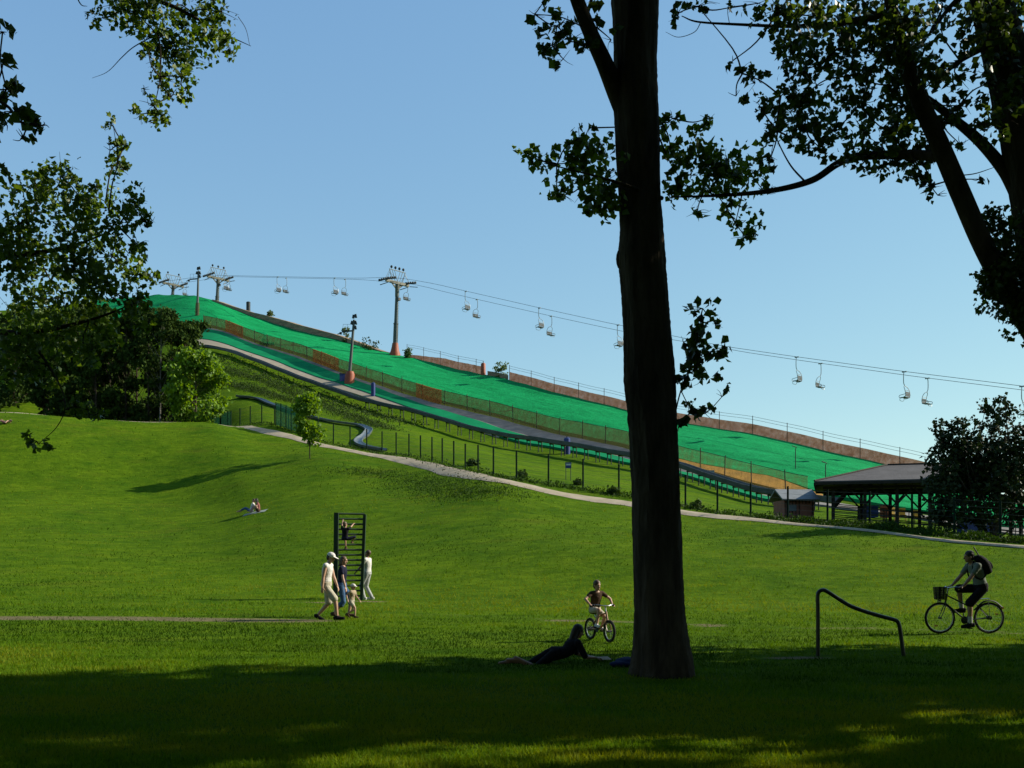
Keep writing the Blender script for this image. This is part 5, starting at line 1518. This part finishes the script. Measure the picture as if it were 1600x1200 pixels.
class Figure:
    """local frame: x ahead, y left, z up, origin on the ground below the pelvis"""
    def __init__(s, label, loc, rz, h, pose, build=1.0, woman=False, child=False, group=None):
        s.k = k = h / 1.75
        s.root = thing('person', label, 'person', loc, rz, group)
        s.w = .92 if woman else 1.0
        hs = 1.22 if child else 1.0                       # children have relatively larger heads
        s.pel = Vector(pose['pel'])
        up = Vector(pose.get('spine', (0, 0, 1))).normalized()
        s.up = up
        hipdir = Vector(pose.get('hipdir', (1, 0, 0)))
        s.fw = (hipdir - up * hipdir.dot(up)).normalized(); s.lf = up.cross(s.fw).normalized()
        up2 = Vector(pose.get('chest', up)).normalized(); s.up2 = up2
        s.fw2 = (Vector(pose.get('face', hipdir)) - up2 * Vector(pose.get('face', hipdir)).dot(up2))
        if s.fw2.length < .1: s.fw2 = s.fw
        s.fw2.normalize(); s.lf2 = up2.cross(s.fw2).normalized()
        s.waist = s.pel + up * .17 * k
        s.chest = s.waist + (up + up2).normalized() * .15 * k
        s.neck = s.chest + up2 * .20 * k
        hd = Vector(pose.get('head', up2)).normalized()
        s.hc = s.neck + hd * (.155 + .02 * (hs - 1)) * k * (1 + .25 * (hs - 1))
        s.hrot = axes(pose.get('look', s.fw2), hd); s.hs = hs * k
        s.bw = build
        sh = (.185 if woman else .2) * k * (.9 if child else 1)
        s.sh = {1: s.neck + s.lf2 * sh - up2 * .055 * k, -1: s.neck - s.lf2 * sh - up2 * .055 * k}
        s.hip = {1: s.pel + s.lf * .095 * k - up * .05 * k, -1: s.pel - s.lf * .095 * k - up * .05 * k}
        s.el, s.wr, s.kn, s.an, s.toe, s.hand = {}, {}, {}, {}, {}, {}
        for sd in (1, -1):
            n = 'L' if sd > 0 else 'R'
            s.el[sd], s.wr[sd] = ik(s.sh[sd], pose['hand' + n], .29 * k, .255 * k, pose.get('elbow' + n, (-1, sd * .4, -.2)))
            s.kn[sd], s.an[sd] = ik(s.hip[sd], pose['foot' + n], .43 * k, .42 * k, pose.get('knee' + n, (1, 0, 0)))
            s.toe[sd] = Vector(pose.get('toe' + n, (1, 0, 0))).normalized()
            s.hand[sd] = Vector(pose.get('grip' + n, (s.wr[sd] - s.el[sd]))).normalized()
        s.curl = pose.get('curl', .5)

    def torso(s, mb, g=0.0, lo=0.0, hi=1.0):
        k = s.k; w = s.w * s.bw
        R_ = [(s.pel - s.up * .09 * k, .10 * w, .085, s.lf, s.fw), (s.pel - s.up * .03 * k, .165 * w * (1.04 if s.w < 1 else 1), .115 * s.bw, s.lf, s.fw), (s.pel + s.up * .06 * k, .16 * w, .11 * s.bw, s.lf, s.fw),
              (s.waist, .138 * w, .10 * s.bw, s.lf, s.fw), (s.chest - s.up2 * .04 * k, .15 * w, .112 * s.bw, s.lf2, s.fw2), (s.chest + s.up2 * .06 * k, .168 * w, .115 * s.bw, s.lf2, s.fw2),
              (s.neck - s.up2 * .06 * k, .175 * w, .09, s.lf2, s.fw2), (s.neck - s.up2 * .01 * k, .11, .07, s.lf2, s.fw2), (s.neck + s.up2 * .02 * k, .058, .055, s.lf2, s.fw2)]
        n = len(R_); a, b_ = int(round(lo * (n - 1))), int(round(hi * (n - 1)))
        mb.loft([(c, l * (x * k + g), f * (y * k + g)) for c, x, y, l, f in R_[a:b_ + 1]], 18)

    def body(s, m):
        k = s.k; mb = MB(); s.torso(mb)
        mb.cap(s.neck - s.up2 * .02 * k, s.hc - s.hrot @ Vector((.01, 0, .06)) * s.hs, .056 * k, .052 * k)
        h = s.hs; P = lambda x, y, z: s.hc + s.hrot @ Vector((x, y, z)) * h
        mb.ell(P(-.012, 0, .03), (.098 * h, .076 * h, .098 * h), s.hrot); mb.ell(P(.022, 0, -.035), (.068 * h, .058 * h, .082 * h), s.hrot)
        mb.ell(P(.062, 0, -.085), (.026 * h, .026 * h, .022 * h), s.hrot)                       # chin
        mb.cap(P(.088, 0, .012), P(.108, 0, -.022), .009 * h, .016 * h)                         # nose
        mb.ell(P(.083, 0, .034), (.014 * h, .05 * h, .012 * h), s.hrot)                         # brow
        mb.ell(P(.084, 0, -.052), (.010 * h, .024 * h, .010 * h), s.hrot)                       # lips
        for sd in (1, -1):
            mb.ell(P(-.005, .077 * sd, -.005), (.018 * h, .010 * h, .031 * h), s.hrot)          # ears
            mb.cap(s.neck + s.lf2 * .06 * sd * k - s.up2 * .03 * k, s.sh[sd], .055 * k, .058 * k)
            mb.cap(s.sh[sd], s.el[sd], .052 * k * s.w, .040 * k * s.w); mb.cap(s.el[sd], s.el[sd].lerp(s.wr[sd], .35), .040 * k * s.w, .042 * k * s.w); mb.cap(s.el[sd].lerp(s.wr[sd], .3), s.wr[sd], .041 * k * s.w, .027 * k * s.w)
            s.fingers(mb, sd)
            mb.cap(s.hip[sd], s.kn[sd], .088 * k * s.bw, .056 * k); c = s.kn[sd].lerp(s.an[sd], .3)
            mb.cap(s.kn[sd], c, .054 * k, .056 * k); mb.cap(c, s.an[sd], .055 * k, .036 * k)
            t = s.toe[sd]; mb.cap(s.an[sd] - t * .05 * k - Vector((0, 0, .03 * k)), s.an[sd] + t * .16 * k - Vector((0, 0, .05 * k)), .036 * k, .030 * k)
        s.body_o = mb.fused('body', m, s.root, .0085); return s.body_o

    def fingers(s, mb, sd):
        k = s.k * (1.05 if s.k < .8 else 1); d = s.hand[sd]; w = s.wr[sd]
        side = d.cross(Vector((0, 0, 1)))
        if side.length < .2: side = Vector((1, 0, 0)) - d * d.x
        side.normalize(); dn = d.cross(side) * (1 if sd > 0 else 1)
        if dn.z > 0: dn = -dn
        mb.ell(w + d * .045 * k, (.052 * k, .040 * k, .016 * k), Matrix((d, side, d.cross(side))).transposed())
        for q, ln in ((-1.5, .055), (-.5, .068), (.5, .072), (1.5, .064)):
            a = w + d * .085 * k + side * q * .0195 * k
            m_ = a + (d * math.cos(s.curl * .7) + dn * math.sin(s.curl * .7)) * ln * .55 * k
            e = m_ + (d * math.cos(s.curl * 1.9) + dn * math.sin(s.curl * 1.9)) * ln * .5 * k
            mb.cap(a, m_, .0098 * k, .0092 * k, 8); mb.cap(m_, e, .0092 * k, .0082 * k, 8)
        a = w + d * .03 * k - side * .034 * k * sd; e = a + (d * .6 - side * sd * .55 + dn * .5).normalized() * .055 * k
        mb.cap(a, e, .0115 * k, .0095 * k, 8)

    def shirt(s, m, sleeve=.55, lo=.18, g=.016, name='shirt'):
        mb = MB(); k = s.k; s.torso(mb, g * k, lo, .9)
        for sd in (1, -1):
            mb.cap(s.neck + s.lf2 * .07 * sd * k - s.up2 * .035 * k, s.sh[sd], .062 * k, .070 * k)
            if sleeve > 0: mb.cap(s.sh[sd], s.sh[sd].lerp(s.el[sd], min(1, sleeve)), .070 * k, .060 * k)
            if sleeve > 1: mb.cap(s.el[sd], s.el[sd].lerp(s.wr[sd], sleeve - 1), .055 * k, .042 * k)
        return mb.fused(name, m, s.root, .011)

    def legs(s, m, length, name, g=.02, flare=0):
        """length 1 = to the knee, 2 = to the ankle"""
        mb = MB(); k = s.k; s.torso(mb, (g + .002) * k, 0, .25)
        for sd in (1, -1):
            a = s.hip[sd]
            if length < 1: mb.cap(a, a.lerp(s.kn[sd], length), .098 * k * s.bw, (.080 + flare) * k)
            else:
                mb.cap(a, s.kn[sd], .098 * k * s.bw, .074 * k); mb.cap(s.kn[sd], s.kn[sd].lerp(s.an[sd], length - 1), .072 * k, (.056 + flare) * k)
        return mb.fused(name, m, s.root, .011)

    def shoes(s, m):
        k = s.k
        for sd in (1, -1):
            t = s.toe[sd]; a = s.an[sd]; mb = MB(); d = Vector((0, 0, k))
            mb.cap(a - t * .06 * k - d * .035, a + t * .165 * k - d * .05, .046 * k, .038 * k); mb.cap(a - d * .0, a - d * .035, .044 * k, .05 * k)
            mb.box(a + t * .05 * k - d * .078, (.27 * k, .085 * k, .02 * k), axes(t)); mb.fused('shoe', m, s.root, .009, 2)

    def hair(s, m, length=0.0, name='hair'):
        h = s.hs; P = lambda x, y, z: s.hc + s.hrot @ Vector((x, y, z)) * h; mb = MB()
        mb.ell(P(-.022, 0, .045), (.102 * h, .086 * h, .098 * h), s.hrot, 16, 10); mb.ell(P(-.05, 0, -.005), (.07 * h, .080 * h, .085 * h), s.hrot)
        if length:
            mb.cap(P(-.06, 0, 0), P(-.075, 0, -.08 - length), .075 * h, .055 * h)
            for sd in (1, -1): mb.cap(P(-.01, .07 * sd, .02), P(-.03, .07 * sd, -.06 - length * .8), .03 * h, .024 * h)
        return mb.fused(name, m, s.root, .008, 3)

    def cap_hat(s, m, brim=.1):
        h = s.hs; P = lambda x, y, z: s.hc + s.hrot @ Vector((x, y, z)) * h; mb = MB()
        mb.ell(P(-.012, 0, .062), (.112 * h, .092 * h, .082 * h), s.hrot, 16, 10); mb.ell(P(.11, 0, .05), (brim * h, .078 * h, .012 * h), s.hrot @ Matrix.Rotation(.15, 3, 'Y'))
        return mb.fused('cap', m, s.root, .008, 2)


def ground_at(px, py): return hit(px, py)


# man walking in a white vest
p = ground_at(511, 969)
f = Figure('man in a light cap, white vest and pale shorts walking across the meadow', p, R(-8), 1.80,
           dict(pel=(-.02, 0, .93), spine=(.06, 0, 1), chest=(.16, 0, 1), head=(.45, 0, 1), look=(1, -.1, -.35), handL=(.22, .2, .84), handR=(-.04, -.27, .80), footL=(-.28, .09, .12), footR=(.30, -.09, .10),
                elbowL=(-1, .2, 0), elbowR=(-1, -.3, 0), toeL=(.9, 0, -.4), toeR=(1, 0, .05)))
f.body(M['skin']); f.shirt(M['c_white'], 0, .2); f.legs(M['c_cream'], .92, 'shorts', .022, .015); f.shoes(M['c_black']); f.hair(M['hair_dark']); f.cap_hat(M['c_white'])
# woman walking beside him
p = ground_at(528, 966); p.y += .5; p.x += .02; p.z = H(p.x, p.y)
f = Figure('woman in a dark navy top and blue denim walking beside the man in the cap', p, R(-4), 1.68,
           dict(pel=(0, 0, .87), spine=(.04, 0, 1), chest=(.08, 0, 1), head=(.15, 0, 1), look=(1, -.05, -.15), handL=(.05, .24, .76), handR=(.16, -.25, .80), footL=(.17, .08, .09), footR=(-.2, -.08, .11), toeR=(.9, 0, -.3)), woman=True)
f.body(M['skin']); f.shirt(M['c_navy'], .5, .2); f.legs(M['c_denim'], 1.25, 'trousers', .02, .03); f.shoes(M['c_brown']); f.hair(M['hair_brown'], .04)
# small child running ahead
p = ground_at(549, 966)
f = Figure('small child in a pale sun hat and beige clothes running beside the walking couple', p, R(-25), .92,
           dict(pel=(0, 0, .47), spine=(.18, 0, 1), chest=(.22, 0, 1), head=(.1, 0, 1), look=(1, 0, -.1), handL=(.16, .15, .47), handR=(.02, -.20, .50), footL=(-.16, .06, .11), footR=(.16, -.06, .06), toeL=(.7, 0, -.7)), child=True, build=1.12)
f.body(M['skin']); f.shirt(M['c_beige'], .6, .15); f.legs(M['c_cream'], .6, 'shorts', .022, .02); f.shoes(M['c_brown']); f.hair(M['hair_blond']); f.cap_hat(M['c_white'], .07)
# the climbing ladder: two posts, round rungs
lb0 = ground_at(524, 938); d = lb0.y; k = d / F
pL = Vector((lb0.x, d, 0)); pR = ground_at(606 - 44, 936); pR = Vector(((562 - CX) * k, d + .35, 0))
pL.z = H(pL.x, pL.y); pR.z = H(pR.x, pR.y)
hL = (938 - 801) * k
root = thing('climbing_ladder', 'tall green climbing ladder with two posts and many rungs on the meadow', 'ladder', pL)
dirx = (pR - pL); dirx.z = 0; Wd = dirx.length
tl = Vector((.10, 0, 0)); o = Vector((0, 0, 0))
ang = math.atan2(dirx.y, dirx.x)
rotz = Matrix.Rotation(ang, 3, 'Z')
mb = MB(); mb.beam((0, 0, -.3), tl * .4 + Vector((0, 0, hL)), .15, .16, (0, 1, 0)); mb.build('post', M['ladder'], root)
mb = MB(); mb.beam(rotz @ Vector((Wd, 0, -.3)), rotz @ Vector((Wd, 0, 0)) + tl * 1.2 + Vector((0, 0, hL * .985)), .10, .12, (0, 1, 0)); mb.build('post', M['ladder'], root)
nr = 17
for q in range(nr):
    t = (q + .8) / nr; z = hL * t
    a = tl * .4 * t + Vector((0, 0, z)); c = rotz @ Vector((Wd, 0, 0)) + tl * 1.2 * t + Vector((0, 0, z))
    mb = MB(); mb.tube([a, c], .032, 8); mb.build('rung', M['ladder'], root)
LADDER = (pL, rotz, Wd, hL, nr)


def rung(q): return pL.z + hL * (q + .8) / nr


# child on the ladder: both feet and hands on rungs, seen from behind the right shoulder
cx = pL.x + .42; cy = d + .0
zr_ = lambda q: rung(q) - pL.z
f = Figure('child in dark clothes climbing near the top of the green ladder', (cx, d - .16, pL.z), R(75), 1.15,
           dict(pel=(-.20, -.02, zr_(11) + .05), spine=(.05, 0, 1), chest=(.12, 0, 1), head=(.05, .05, 1), look=(1, -.3, .1), handL=(.12, .20, zr_(15) + .0), handR=(.14, -.18, zr_(14)), footL=(.12, .10, zr_(9) + .09), footR=(.1, -.14, zr_(10) + .10), kneeR=(.6, -.8, .2), kneeL=(1, .2, 0), elbowL=(-.3, .8, -.6), elbowR=(-.2, -1, -.6)), child=True)
f.body(M['skin']); f.shirt(M['c_black'], .6, .15); f.legs(M['c_navy'], 1.0, 'shorts', .02, .01); f.shoes(M['c_brown']); f.hair(M['hair_brown'])
# man standing at the ladder
p = ground_at(574, 937); p.z = H(p.x, p.y)
f = Figure('man in a white shirt and light grey trousers standing at the ladder', p, R(165), 1.76,
           dict(pel=(0, 0, .93), spine=(-.06, 0, 1), chest=(.05, 0, 1), head=(-.02, 0, 1), look=(1, -.1, .35), handL=(.34, .17, .98), handR=(.22, -.14, 1.0), footL=(.08, .10, .085), footR=(-.12, -.10, .085), elbowL=(-.6, .8, -.4), elbowR=(-.6, -.8, -.4)))
f.body(M['skin_tan']); f.shirt(M['c_white'], .7, .1); f.legs(M['c_grey'], 1.95, 'trousers', .022, .01); f.shoes(M['c_white']); f.hair(M['hair_brown'])


# ------------------------------------------------------------------ bicycles
def bicycle(label, loc, rz, r, wb, bb, seat, bar, barw, paint, basket=False, kid=False, lean=0):
    """local frame: x ahead; r wheel radius, wb wheelbase, bb bottom bracket, seat and bar points (x, z)"""
    root = thing('bicycle', label, 'bicycle', loc, rz); root.rotation_euler = (lean, 0, rz)
    xr, xf = -wb / 2, wb / 2; tr = .022 if not kid else .026
    for x in (xf, xr):
        w_ = thing('wheel', None, None, (x, 0, r)); w_.parent = root
        ring = lambda rr, n=40: [(rr * math.cos(2 * PI * q / n), 0, rr * math.sin(2 * PI * q / n)) for q in range(n)]
        mb = MB(); mb.tube(ring(r - tr), tr, 8, closed=True); mb.build('tyre', M['rubber'], w_)
        mb = MB(); mb.tube(ring(r - tr * 2.3), .011, 6, closed=True); mb.build('rim', M['chrome'], w_)
        mb = MB()
        for q in range(18):
            a = 2 * PI * q / 18; mb.tube([(.015 * math.cos(a + .6), .02 * (-1) ** q, .015 * math.sin(a + .6)), ((r - tr * 2.3) * math.cos(a), 0, (r - tr * 2.3) * math.sin(a))], .0016, 3, cap=False)
        mb.build('spokes', M['chrome'], w_)
        mb = MB(); mb.tube([(0, -.05, 0), (0, .05, 0)], .022 if x == xf else .045, 10); mb.build('hub', M['dark_steel'], w_)
        if not kid:
            mb = MB(); q = -1.1 if x == xf else 2.7; mb.box((r * .55 * math.cos(q), 0, r * .55 * math.sin(q)), (.07, .012, .03)); mb.build('reflector', M['reflector'], w_)
    B = Vector((bb[0], 0, bb[1])); S = Vector((seat[0], 0, seat[1])); Hh = Vector((bar[0], 0, bar[1])); fh = Vector((xf - .12 * r / .34, 0, r * 1.95)); ft = fh + (Hh - fh).normalized() * min(.18, (Hh - fh).length * .5)
    mb = MB(); sT = B.lerp(S, .72)
    mb.tube([B, fh], .019, 8); mb.tube([B.lerp(S, .42) if not kid else sT, ft], .016, 8); mb.tube([B, sT], .017, 8); mb.tube([fh - (ft - fh) * .3, ft + (ft - fh) * .2], .021, 8)
    for s in (-.045, .045):
        mb.tube([B + Vector((0, s * .6, 0)), (xr, s, r)], .010, 6); mb.tube([B.lerp(S, .6), (xr, s, r)], .009, 6)
    mb.build('frame', M[paint], root)
    mb = MB()
    for s in (-.05, .05): limb(mb, [fh + Vector((0, s * .5, -.01)), fh.lerp(Vector((xf, 0, r)), .5) + Vector((-.01, s, 0)), Vector((xf, s, r))], [.012, .012, .009], 6, 4)
    mb.tube([fh + Vector((0, -.03, 0)), fh + Vector((0, .03, 0))], .014, 6); mb.build('fork', M[paint], root)
    mb = MB(); mb.tube([ft, Hh], .013, 8); mb.tube(spline([Hh + Vector((-.13, -barw, -.01)), Hh + Vector((-.05, -barw * .8, .02)), Hh + Vector((.03, -barw * .3, 0)), Hh + Vector((.03, barw * .3, 0)), Hh + Vector((-.05, barw * .8, .02)), Hh + Vector((-.13, barw, -.01))], 5), .012, 8); mb.build('handlebar', M['chrome'], root)
    for s in (-1, 1):
        mb = MB(); mb.tube([Hh + Vector((-.14, barw * s, -.012)), Hh + Vector((-.03, barw * s * .86, .012))], .018, 8); mb.build('grip', M['rubber'], root)
    mb = MB(); mb.tube([sT, S - Vector((0, 0, .03))], .013, 8); mb.build('seat_post', M['chrome'], root)
    mb = MB(); mb.ell(S + Vector((-.05, 0, 0)), (.12, .085, .035)); mb.ell(S + Vector((.08, 0, .002)), (.13, .03, .025)); mb.fused('saddle', M['c_black'], root, .008)
    mb = MB(); mb.tube([B + Vector((0, -.052, 0)), B + Vector((0, -.046, 0))], .085 if not kid else .065, 20); mb.build('chainring', M['dark_steel'], root)
    cl_ = .165 if not kid else .11
    a = PI * 1.47 if not kid else PI * 1.15
    for s in (-1, 1):
        e = B + Vector((cl_ * math.cos(a), s * .075, cl_ * math.sin(a))) if s > 0 else B + Vector((-cl_ * math.cos(a), s * .075, -cl_ * math.sin(a)))
        mb = MB(); mb.tube([B + Vector((0, s * .06, 0)), e], .011, 6); mb.build('crank', M['dark_steel'], root)
        mb = MB(); mb.box(e + Vector((0, s * .055, 0)), (.09, .09, .022)); mb.build('pedal', M['rubber'], root)
    if basket:
        mb = MB(); c = Hh + Vector((.19, 0, -.12)); n = 22
        for lvl in range(8):
            q = lvl / 7; ww = .105 + .022 * q; ll = .08 + .018 * q; z = -.13 + .26 * q
            mb.tube([c + Vector((ll * max(-1, min(1, 1.35 * math.cos(2 * PI * j / n))), ww * max(-1, min(1, 1.35 * math.sin(2 * PI * j / n))), z)) for j in range(n)], .008, 5, closed=True)
        for j in range(n):
            cc, ss = max(-1, min(1, 1.35 * math.cos(2 * PI * j / n))), max(-1, min(1, 1.35 * math.sin(2 * PI * j / n)))
            mb.tube([c + Vector((.08 * cc, .105 * ss, -.13)), c + Vector((.098 * cc, .127 * ss, .13))], .008, 4)
        mb.box(c + Vector((0, 0, -.13)), (.155, .2, .012)); mb.tube([c + Vector((-.15, -.1, .1)), Hh + Vector((.02, -.1, 0))], .008, 5); mb.tube([c + Vector((-.15, .1, .1)), Hh + Vector((.02, .1, 0))], .008, 5)
        mb.build('basket', M['rubber'], root)
        mb = MB()
        limb(mb, [(xr + (r + .03) * math.cos(q), 0, r + (r + .03) * math.sin(q)) for q in (PI * .15, PI * .4, PI * .6, PI * .8)], [.018] * 4, 6, 5); mb.build('mudguard', M['dark_steel'], root)
        mb = MB(); mb.tube([(xr + .02, 0, r * 2 + .08), (xr + .32, 0, r * 2 + .06)], .009, 5); mb.tube([(xr + .02, .06, r * 2 + .08), (xr + .3, .06, r * 2 + .06)], .009, 5); mb.tube([(xr, .05, r), (xr + .05, .05, r * 2 + .08)], .007, 5); mb.build('carrier', M['chrome'], root)
        mb = MB(); mb.box((xr - .30, 0, r * 1.62), (.03, .06, .045)); mb.build('rear_light', M['reflector'], root)
        mb = MB(); mb.tube([(xf - .02, .0, r * 2.05), (xf + .05, 0, r * 2.05)], .035, 10); mb.build('headlight', M['chrome'], root)
    return root


# cyclist at the right, riding left
p = ground_at(1507, 990); cyc = p.copy()
bicycle('dark city bicycle with a front basket ridden by the man with a backpack', cyc, PI + R(3), .342, 1.10, (-.03, .29), (-.36, .93), (.36, 1.0), .27, 'bike_paint', True)
f = Figure('man with a black backpack riding the city bicycle across the meadow', cyc, PI + R(3), 1.80,
           dict(pel=(-.36, 0, 1.03), spine=(.22, 0, 1), chest=(.55, 0, 1), head=(.52, 0, 1), look=(1, 0, -.1), handL=(.17, .25, 1.02), handR=(.17, -.25, 1.02), footL=(-.06, .13, .235), footR=(.0, -.13, .55),
                elbowL=(-.2, .4, -1), elbowR=(-.2, -.4, -1), gripL=(1, -.1, -.25), gripR=(1, .1, -.25), curl=1.0, toeL=(1, 0, -.12), toeR=(1, 0, -.1)))
f.curl = 1.0
f.body(M['skin_tan']); f.shirt(M['c_green'], .6, .1); f.legs(M['c_black'], .98, 'shorts', .024, .02); f.shoes(M['c_black']); f.hair(M['hair_dark'])
# socks
mb = MB()
for sd in (1, -1): mb.cap(f.an[sd].lerp(f.kn[sd], .3), f.an[sd], .05, .046)
mb.fused('sock', M['c_grey'], f.root, .01)
back = f.chest - f.fw2 * .20 + f.up2 * .06
bp_ = thing('backpack', 'black backpack with a thin tube sticking out, worn by the cyclist', 'backpack', cyc, PI + R(3))
rt = Matrix((f.fw2, f.lf2, f.up2)).transposed()
mb = MB(); mb.loft([(back + f.up2 * z + f.fw2 * q, f.lf2 * a_, f.fw2 * b_) for z, q, a_, b_ in ((-.22, .0, .09, .06), (-.2, 0, .14, .10), (-.05, -.02, .155, .125), (.1, -.01, .15, .115), (.2, .02, .12, .085), (.25, .03, .07, .04))], 16)
mb.fused('bag', M['c_black'], bp_, .011)
mb = MB(); mb.ell(back - f.fw2 * .12 + f.up2 * -.06, (.05, .11, .11), rt); mb.fused('pocket', M['c_black'], bp_, .011)
mb = MB(); mb.tube([back + f.up2 * .2 + f.lf2 * .04, back + f.up2 * .46 + f.lf2 * .05 + f.fw2 * .02], .014, 8); mb.build('tube', M['dark_steel'], bp_)
for sd in (1, -1):
    mb = MB(); limb(mb, [back + f.up2 * .18 + f.lf2 * .09 * sd + f.fw2 * .05, f.neck + f.lf2 * .10 * sd + f.up2 * .035, f.chest + f.lf2 * .12 * sd + f.fw2 * .14, f.waist + f.lf2 * .15 * sd + f.fw2 * .02, back - f.up2 * .15 + f.lf2 * .1 * sd], [.018] * 5, 6, 5); mb.build('strap', M['c_black'], bp_)

# child on a small bicycle, coming towards the right and the viewer
p = ground_at(937, 1002); kb = p.copy(); rz = R(-66)
bicycle('small child bicycle ridden towards the viewer beside the trunk', kb, rz, .225, .78, (-.02, .24), (-.2, .56), (.22, .72), .25, 'kid_paint', False, True)
f = Figure('child in a dark top steering a small bicycle on the meadow', kb, rz, 1.20,
           dict(pel=(-.2, 0, .645), spine=(.2, 0, 1), chest=(.3, 0, 1), head=(.1, 0, 1), look=(1, .1, -.12), handL=(.06, .25, .74), handR=(.06, -.25, .74), footL=(-.12, .11, .27), footR=(.08, -.11, .345), elbowL=(-.2, 1, -.3), elbowR=(-.2, -1, -.3),
                gripL=(1, -.1, -.2), gripR=(1, .1, -.2), toeL=(1, 0, -.1)), child=True)
f.body(M['skin']); f.shirt(M['c_brown'], .5, .15); f.legs(M['c_cream'], .6, 'shorts', .022, .015); f.shoes(M['c_white']); f.hair(M['hair_brown'])

# ------------------------------------------------------------------ people on the grass
# woman lying on her front, propped on her elbows
p = ground_at(866, 1036)
f = Figure('woman with dark hair lying on her front propped on her elbows', p, R(20), 1.54,
           dict(pel=(0, 0, .15), spine=(1, 0, .06), hipdir=(.06, 0, -1), chest=(.62, 0, .78), face=(.78, 0, -.62), head=(.35, 0, 1), look=(1, -.1, -.35), handL=(.70, .18, .06), handR=(.66, -.12, .07), footL=(-.74, .13, .06), footR=(-.68, -.06, .11),
                elbowL=(.1, .4, -1), elbowR=(.1, -.4, -1), kneeL=(0, .1, -1), kneeR=(0, -.1, -1), toeL=(-1, .1, -.05), toeR=(-1, 0, .1), gripL=(1, 0, -.05), gripR=(1, 0, -.05)), woman=True)
f.body(M['skin_tan']); f.shirt(M['c_black'], .9, .2); f.legs(M['c_black'], 1.0, 'trousers'); f.hair(M['hair_dark'], .16)
bk = thing('magazine', 'open pale magazine in front of the lying woman', 'magazine', p + Matrix.Rotation(R(20), 3, 'Z') @ Vector((.84, .02, .03)), R(20))
mb = MB(); mb.beam((0, -.16, .0), (0, 0, .035), .22, .008); mb.beam((0, .16, 0), (0, 0, .035), .22, .008); mb.build('pages', M['c_beige'], bk)
# blue blanket heap beside the trunk
p = ground_at(982, 1041)
rng = np.random.default_rng(5)
mb = MB()
for q in range(8): mb.ell((rng.uniform(-.16, .3), rng.uniform(-.2, .2), rng.uniform(.01, .04) + .05 * (q > 4)), (rng.uniform(.12, .22), rng.uniform(.10, .2), rng.uniform(.04, .08)), Matrix.Rotation(rng.uniform(0, 3), 3, 'Z'))
bo = mb.fused('blanket', M['c_blue'], None, .015); bo.location = p
tag(bo, 'crumpled blue blanket on the grass against the thick trunk', 'blanket')
# sitter on a pale blanket up the meadow
p = ground_at(401, 801); sl = math.atan2(H(p.x, p.y + 1) - H(p.x, p.y - 1), 2)
bl = MB()
for i in range(9):
    for j in range(7): pass
xs_, ys_ = np.linspace(-.85, .6, 9), np.linspace(-.35, .5, 8)
vs = [(p.x + x, p.y + y, H(p.x + x, p.y + y) + .022 + .012 * math.sin(x * 7 + y * 5)) for x in xs_ for y in ys_]; nb_ = len(vs)
vs += [(a, b_, c - .03) for a, b_, c in vs]
fs = []
for i in range(8):
    for j in range(7):
        q = i * 8 + j; fs.append((q, q + 8, q + 9, q + 1)); fs.append((q + nb_, q + 1 + nb_, q + 9 + nb_, q + 8 + nb_))
bl.add(vs, fs)
tag(bl.build('blanket', M['c_pale'], None), 'pale blanket spread under the person sitting up the meadow', 'blanket')
f = Figure('person sitting on the pale blanket with bent bare legs up the meadow', p + Vector((.12, 0, .03)), R(200), 1.68,
           dict(pel=(0, 0, .12), spine=(.05, 0, 1), chest=(.3, 0, 1), head=(.35, 0, 1), look=(1, 0, -.2), handL=(.36, .16, .34), handR=(.30, -.16, .30), footL=(.42, .12, .08), footR=(.52, -.14, .08), kneeL=(.3, .4, 1), kneeR=(.2, -.2, 1)), woman=True)
f.body(M['skin']); f.shirt(M['c_pink'], .3, .15); f.legs(M['c_brown'], .45, 'shorts'); f.hair(M['hair_dark'], .1)
f = Figure('person in white leaning back beside the sitter on the pale blanket', p + Vector((-.42, .3, .03)), R(188), 1.68,
           dict(pel=(0, 0, .12), spine=(-.35, 0, 1), chest=(-.2, 0, 1), head=(-.1, 0, 1), look=(1, .2, 0), handL=(-.35, .25, .06), handR=(-.35, -.25, .06), footL=(.75, .12, .08), footR=(.72, -.14, .08), kneeL=(.3, .1, 1), kneeR=(.2, -.1, 1)))
f.body(M['skin']); f.shirt(M['c_white'], .5, .15); f.legs(M['c_denim'], 1.6, 'trousers'); f.hair(M['hair_brown'])
# sunbather at the left edge of the meadow's brow
p = ground_at(7, 662)
f = Figure('sunbather lying on the grass at the left edge of the meadow brow', p, R(170), 1.7,
           dict(pel=(0, 0, .12), spine=(-1, 0, .12), hipdir=(0, 0, 1), chest=(-1, 0, .25), face=(0, 0, 1), head=(-1, 0, .3), look=(0, .3, 1), handL=(-.2, .3, .08), handR=(-.1, -.3, .08), footL=(.8, .1, .1), footR=(.7, -.1, .1), kneeL=(0, 0, 1), kneeR=(0, 0, 1), toeL=(.4, 0, 1), toeR=(.4, 0, 1)))
f.body(M['skin']); f.legs(M['c_pink'], .4, 'shorts'); f.hair(M['hair_brown'])

# ------------------------------------------------------------------ bent pipe barrier by the shade's edge
p0 = ground_at(1277, 1026); k = p0.y / F
pt = lambda px, py, dy=0: Vector(((px - 1277) * k, dy, (1026 - py) * k))
pts = spline([pt(1278, 1040), pt(1278, 960), pt(1277.5, 932), pt(1280, 925), pt(1285, 922.5), pt(1291, 924), pt(1310, 936), pt(1328, 947), pt(1350, 955.5), pt(1375, 963), pt(1396, 968.5), pt(1402, 971.5), pt(1405, 978), pt(1408, 996), pt(1412, 1026), pt(1413, 1040)], 6)
root = thing('pipe_barrier', 'bent black steel pipe barrier standing in the grass', 'barrier', p0)
mb = MB(); mb.tube(pts, .034, 12); mb.build('bar', M['pipe'], root)
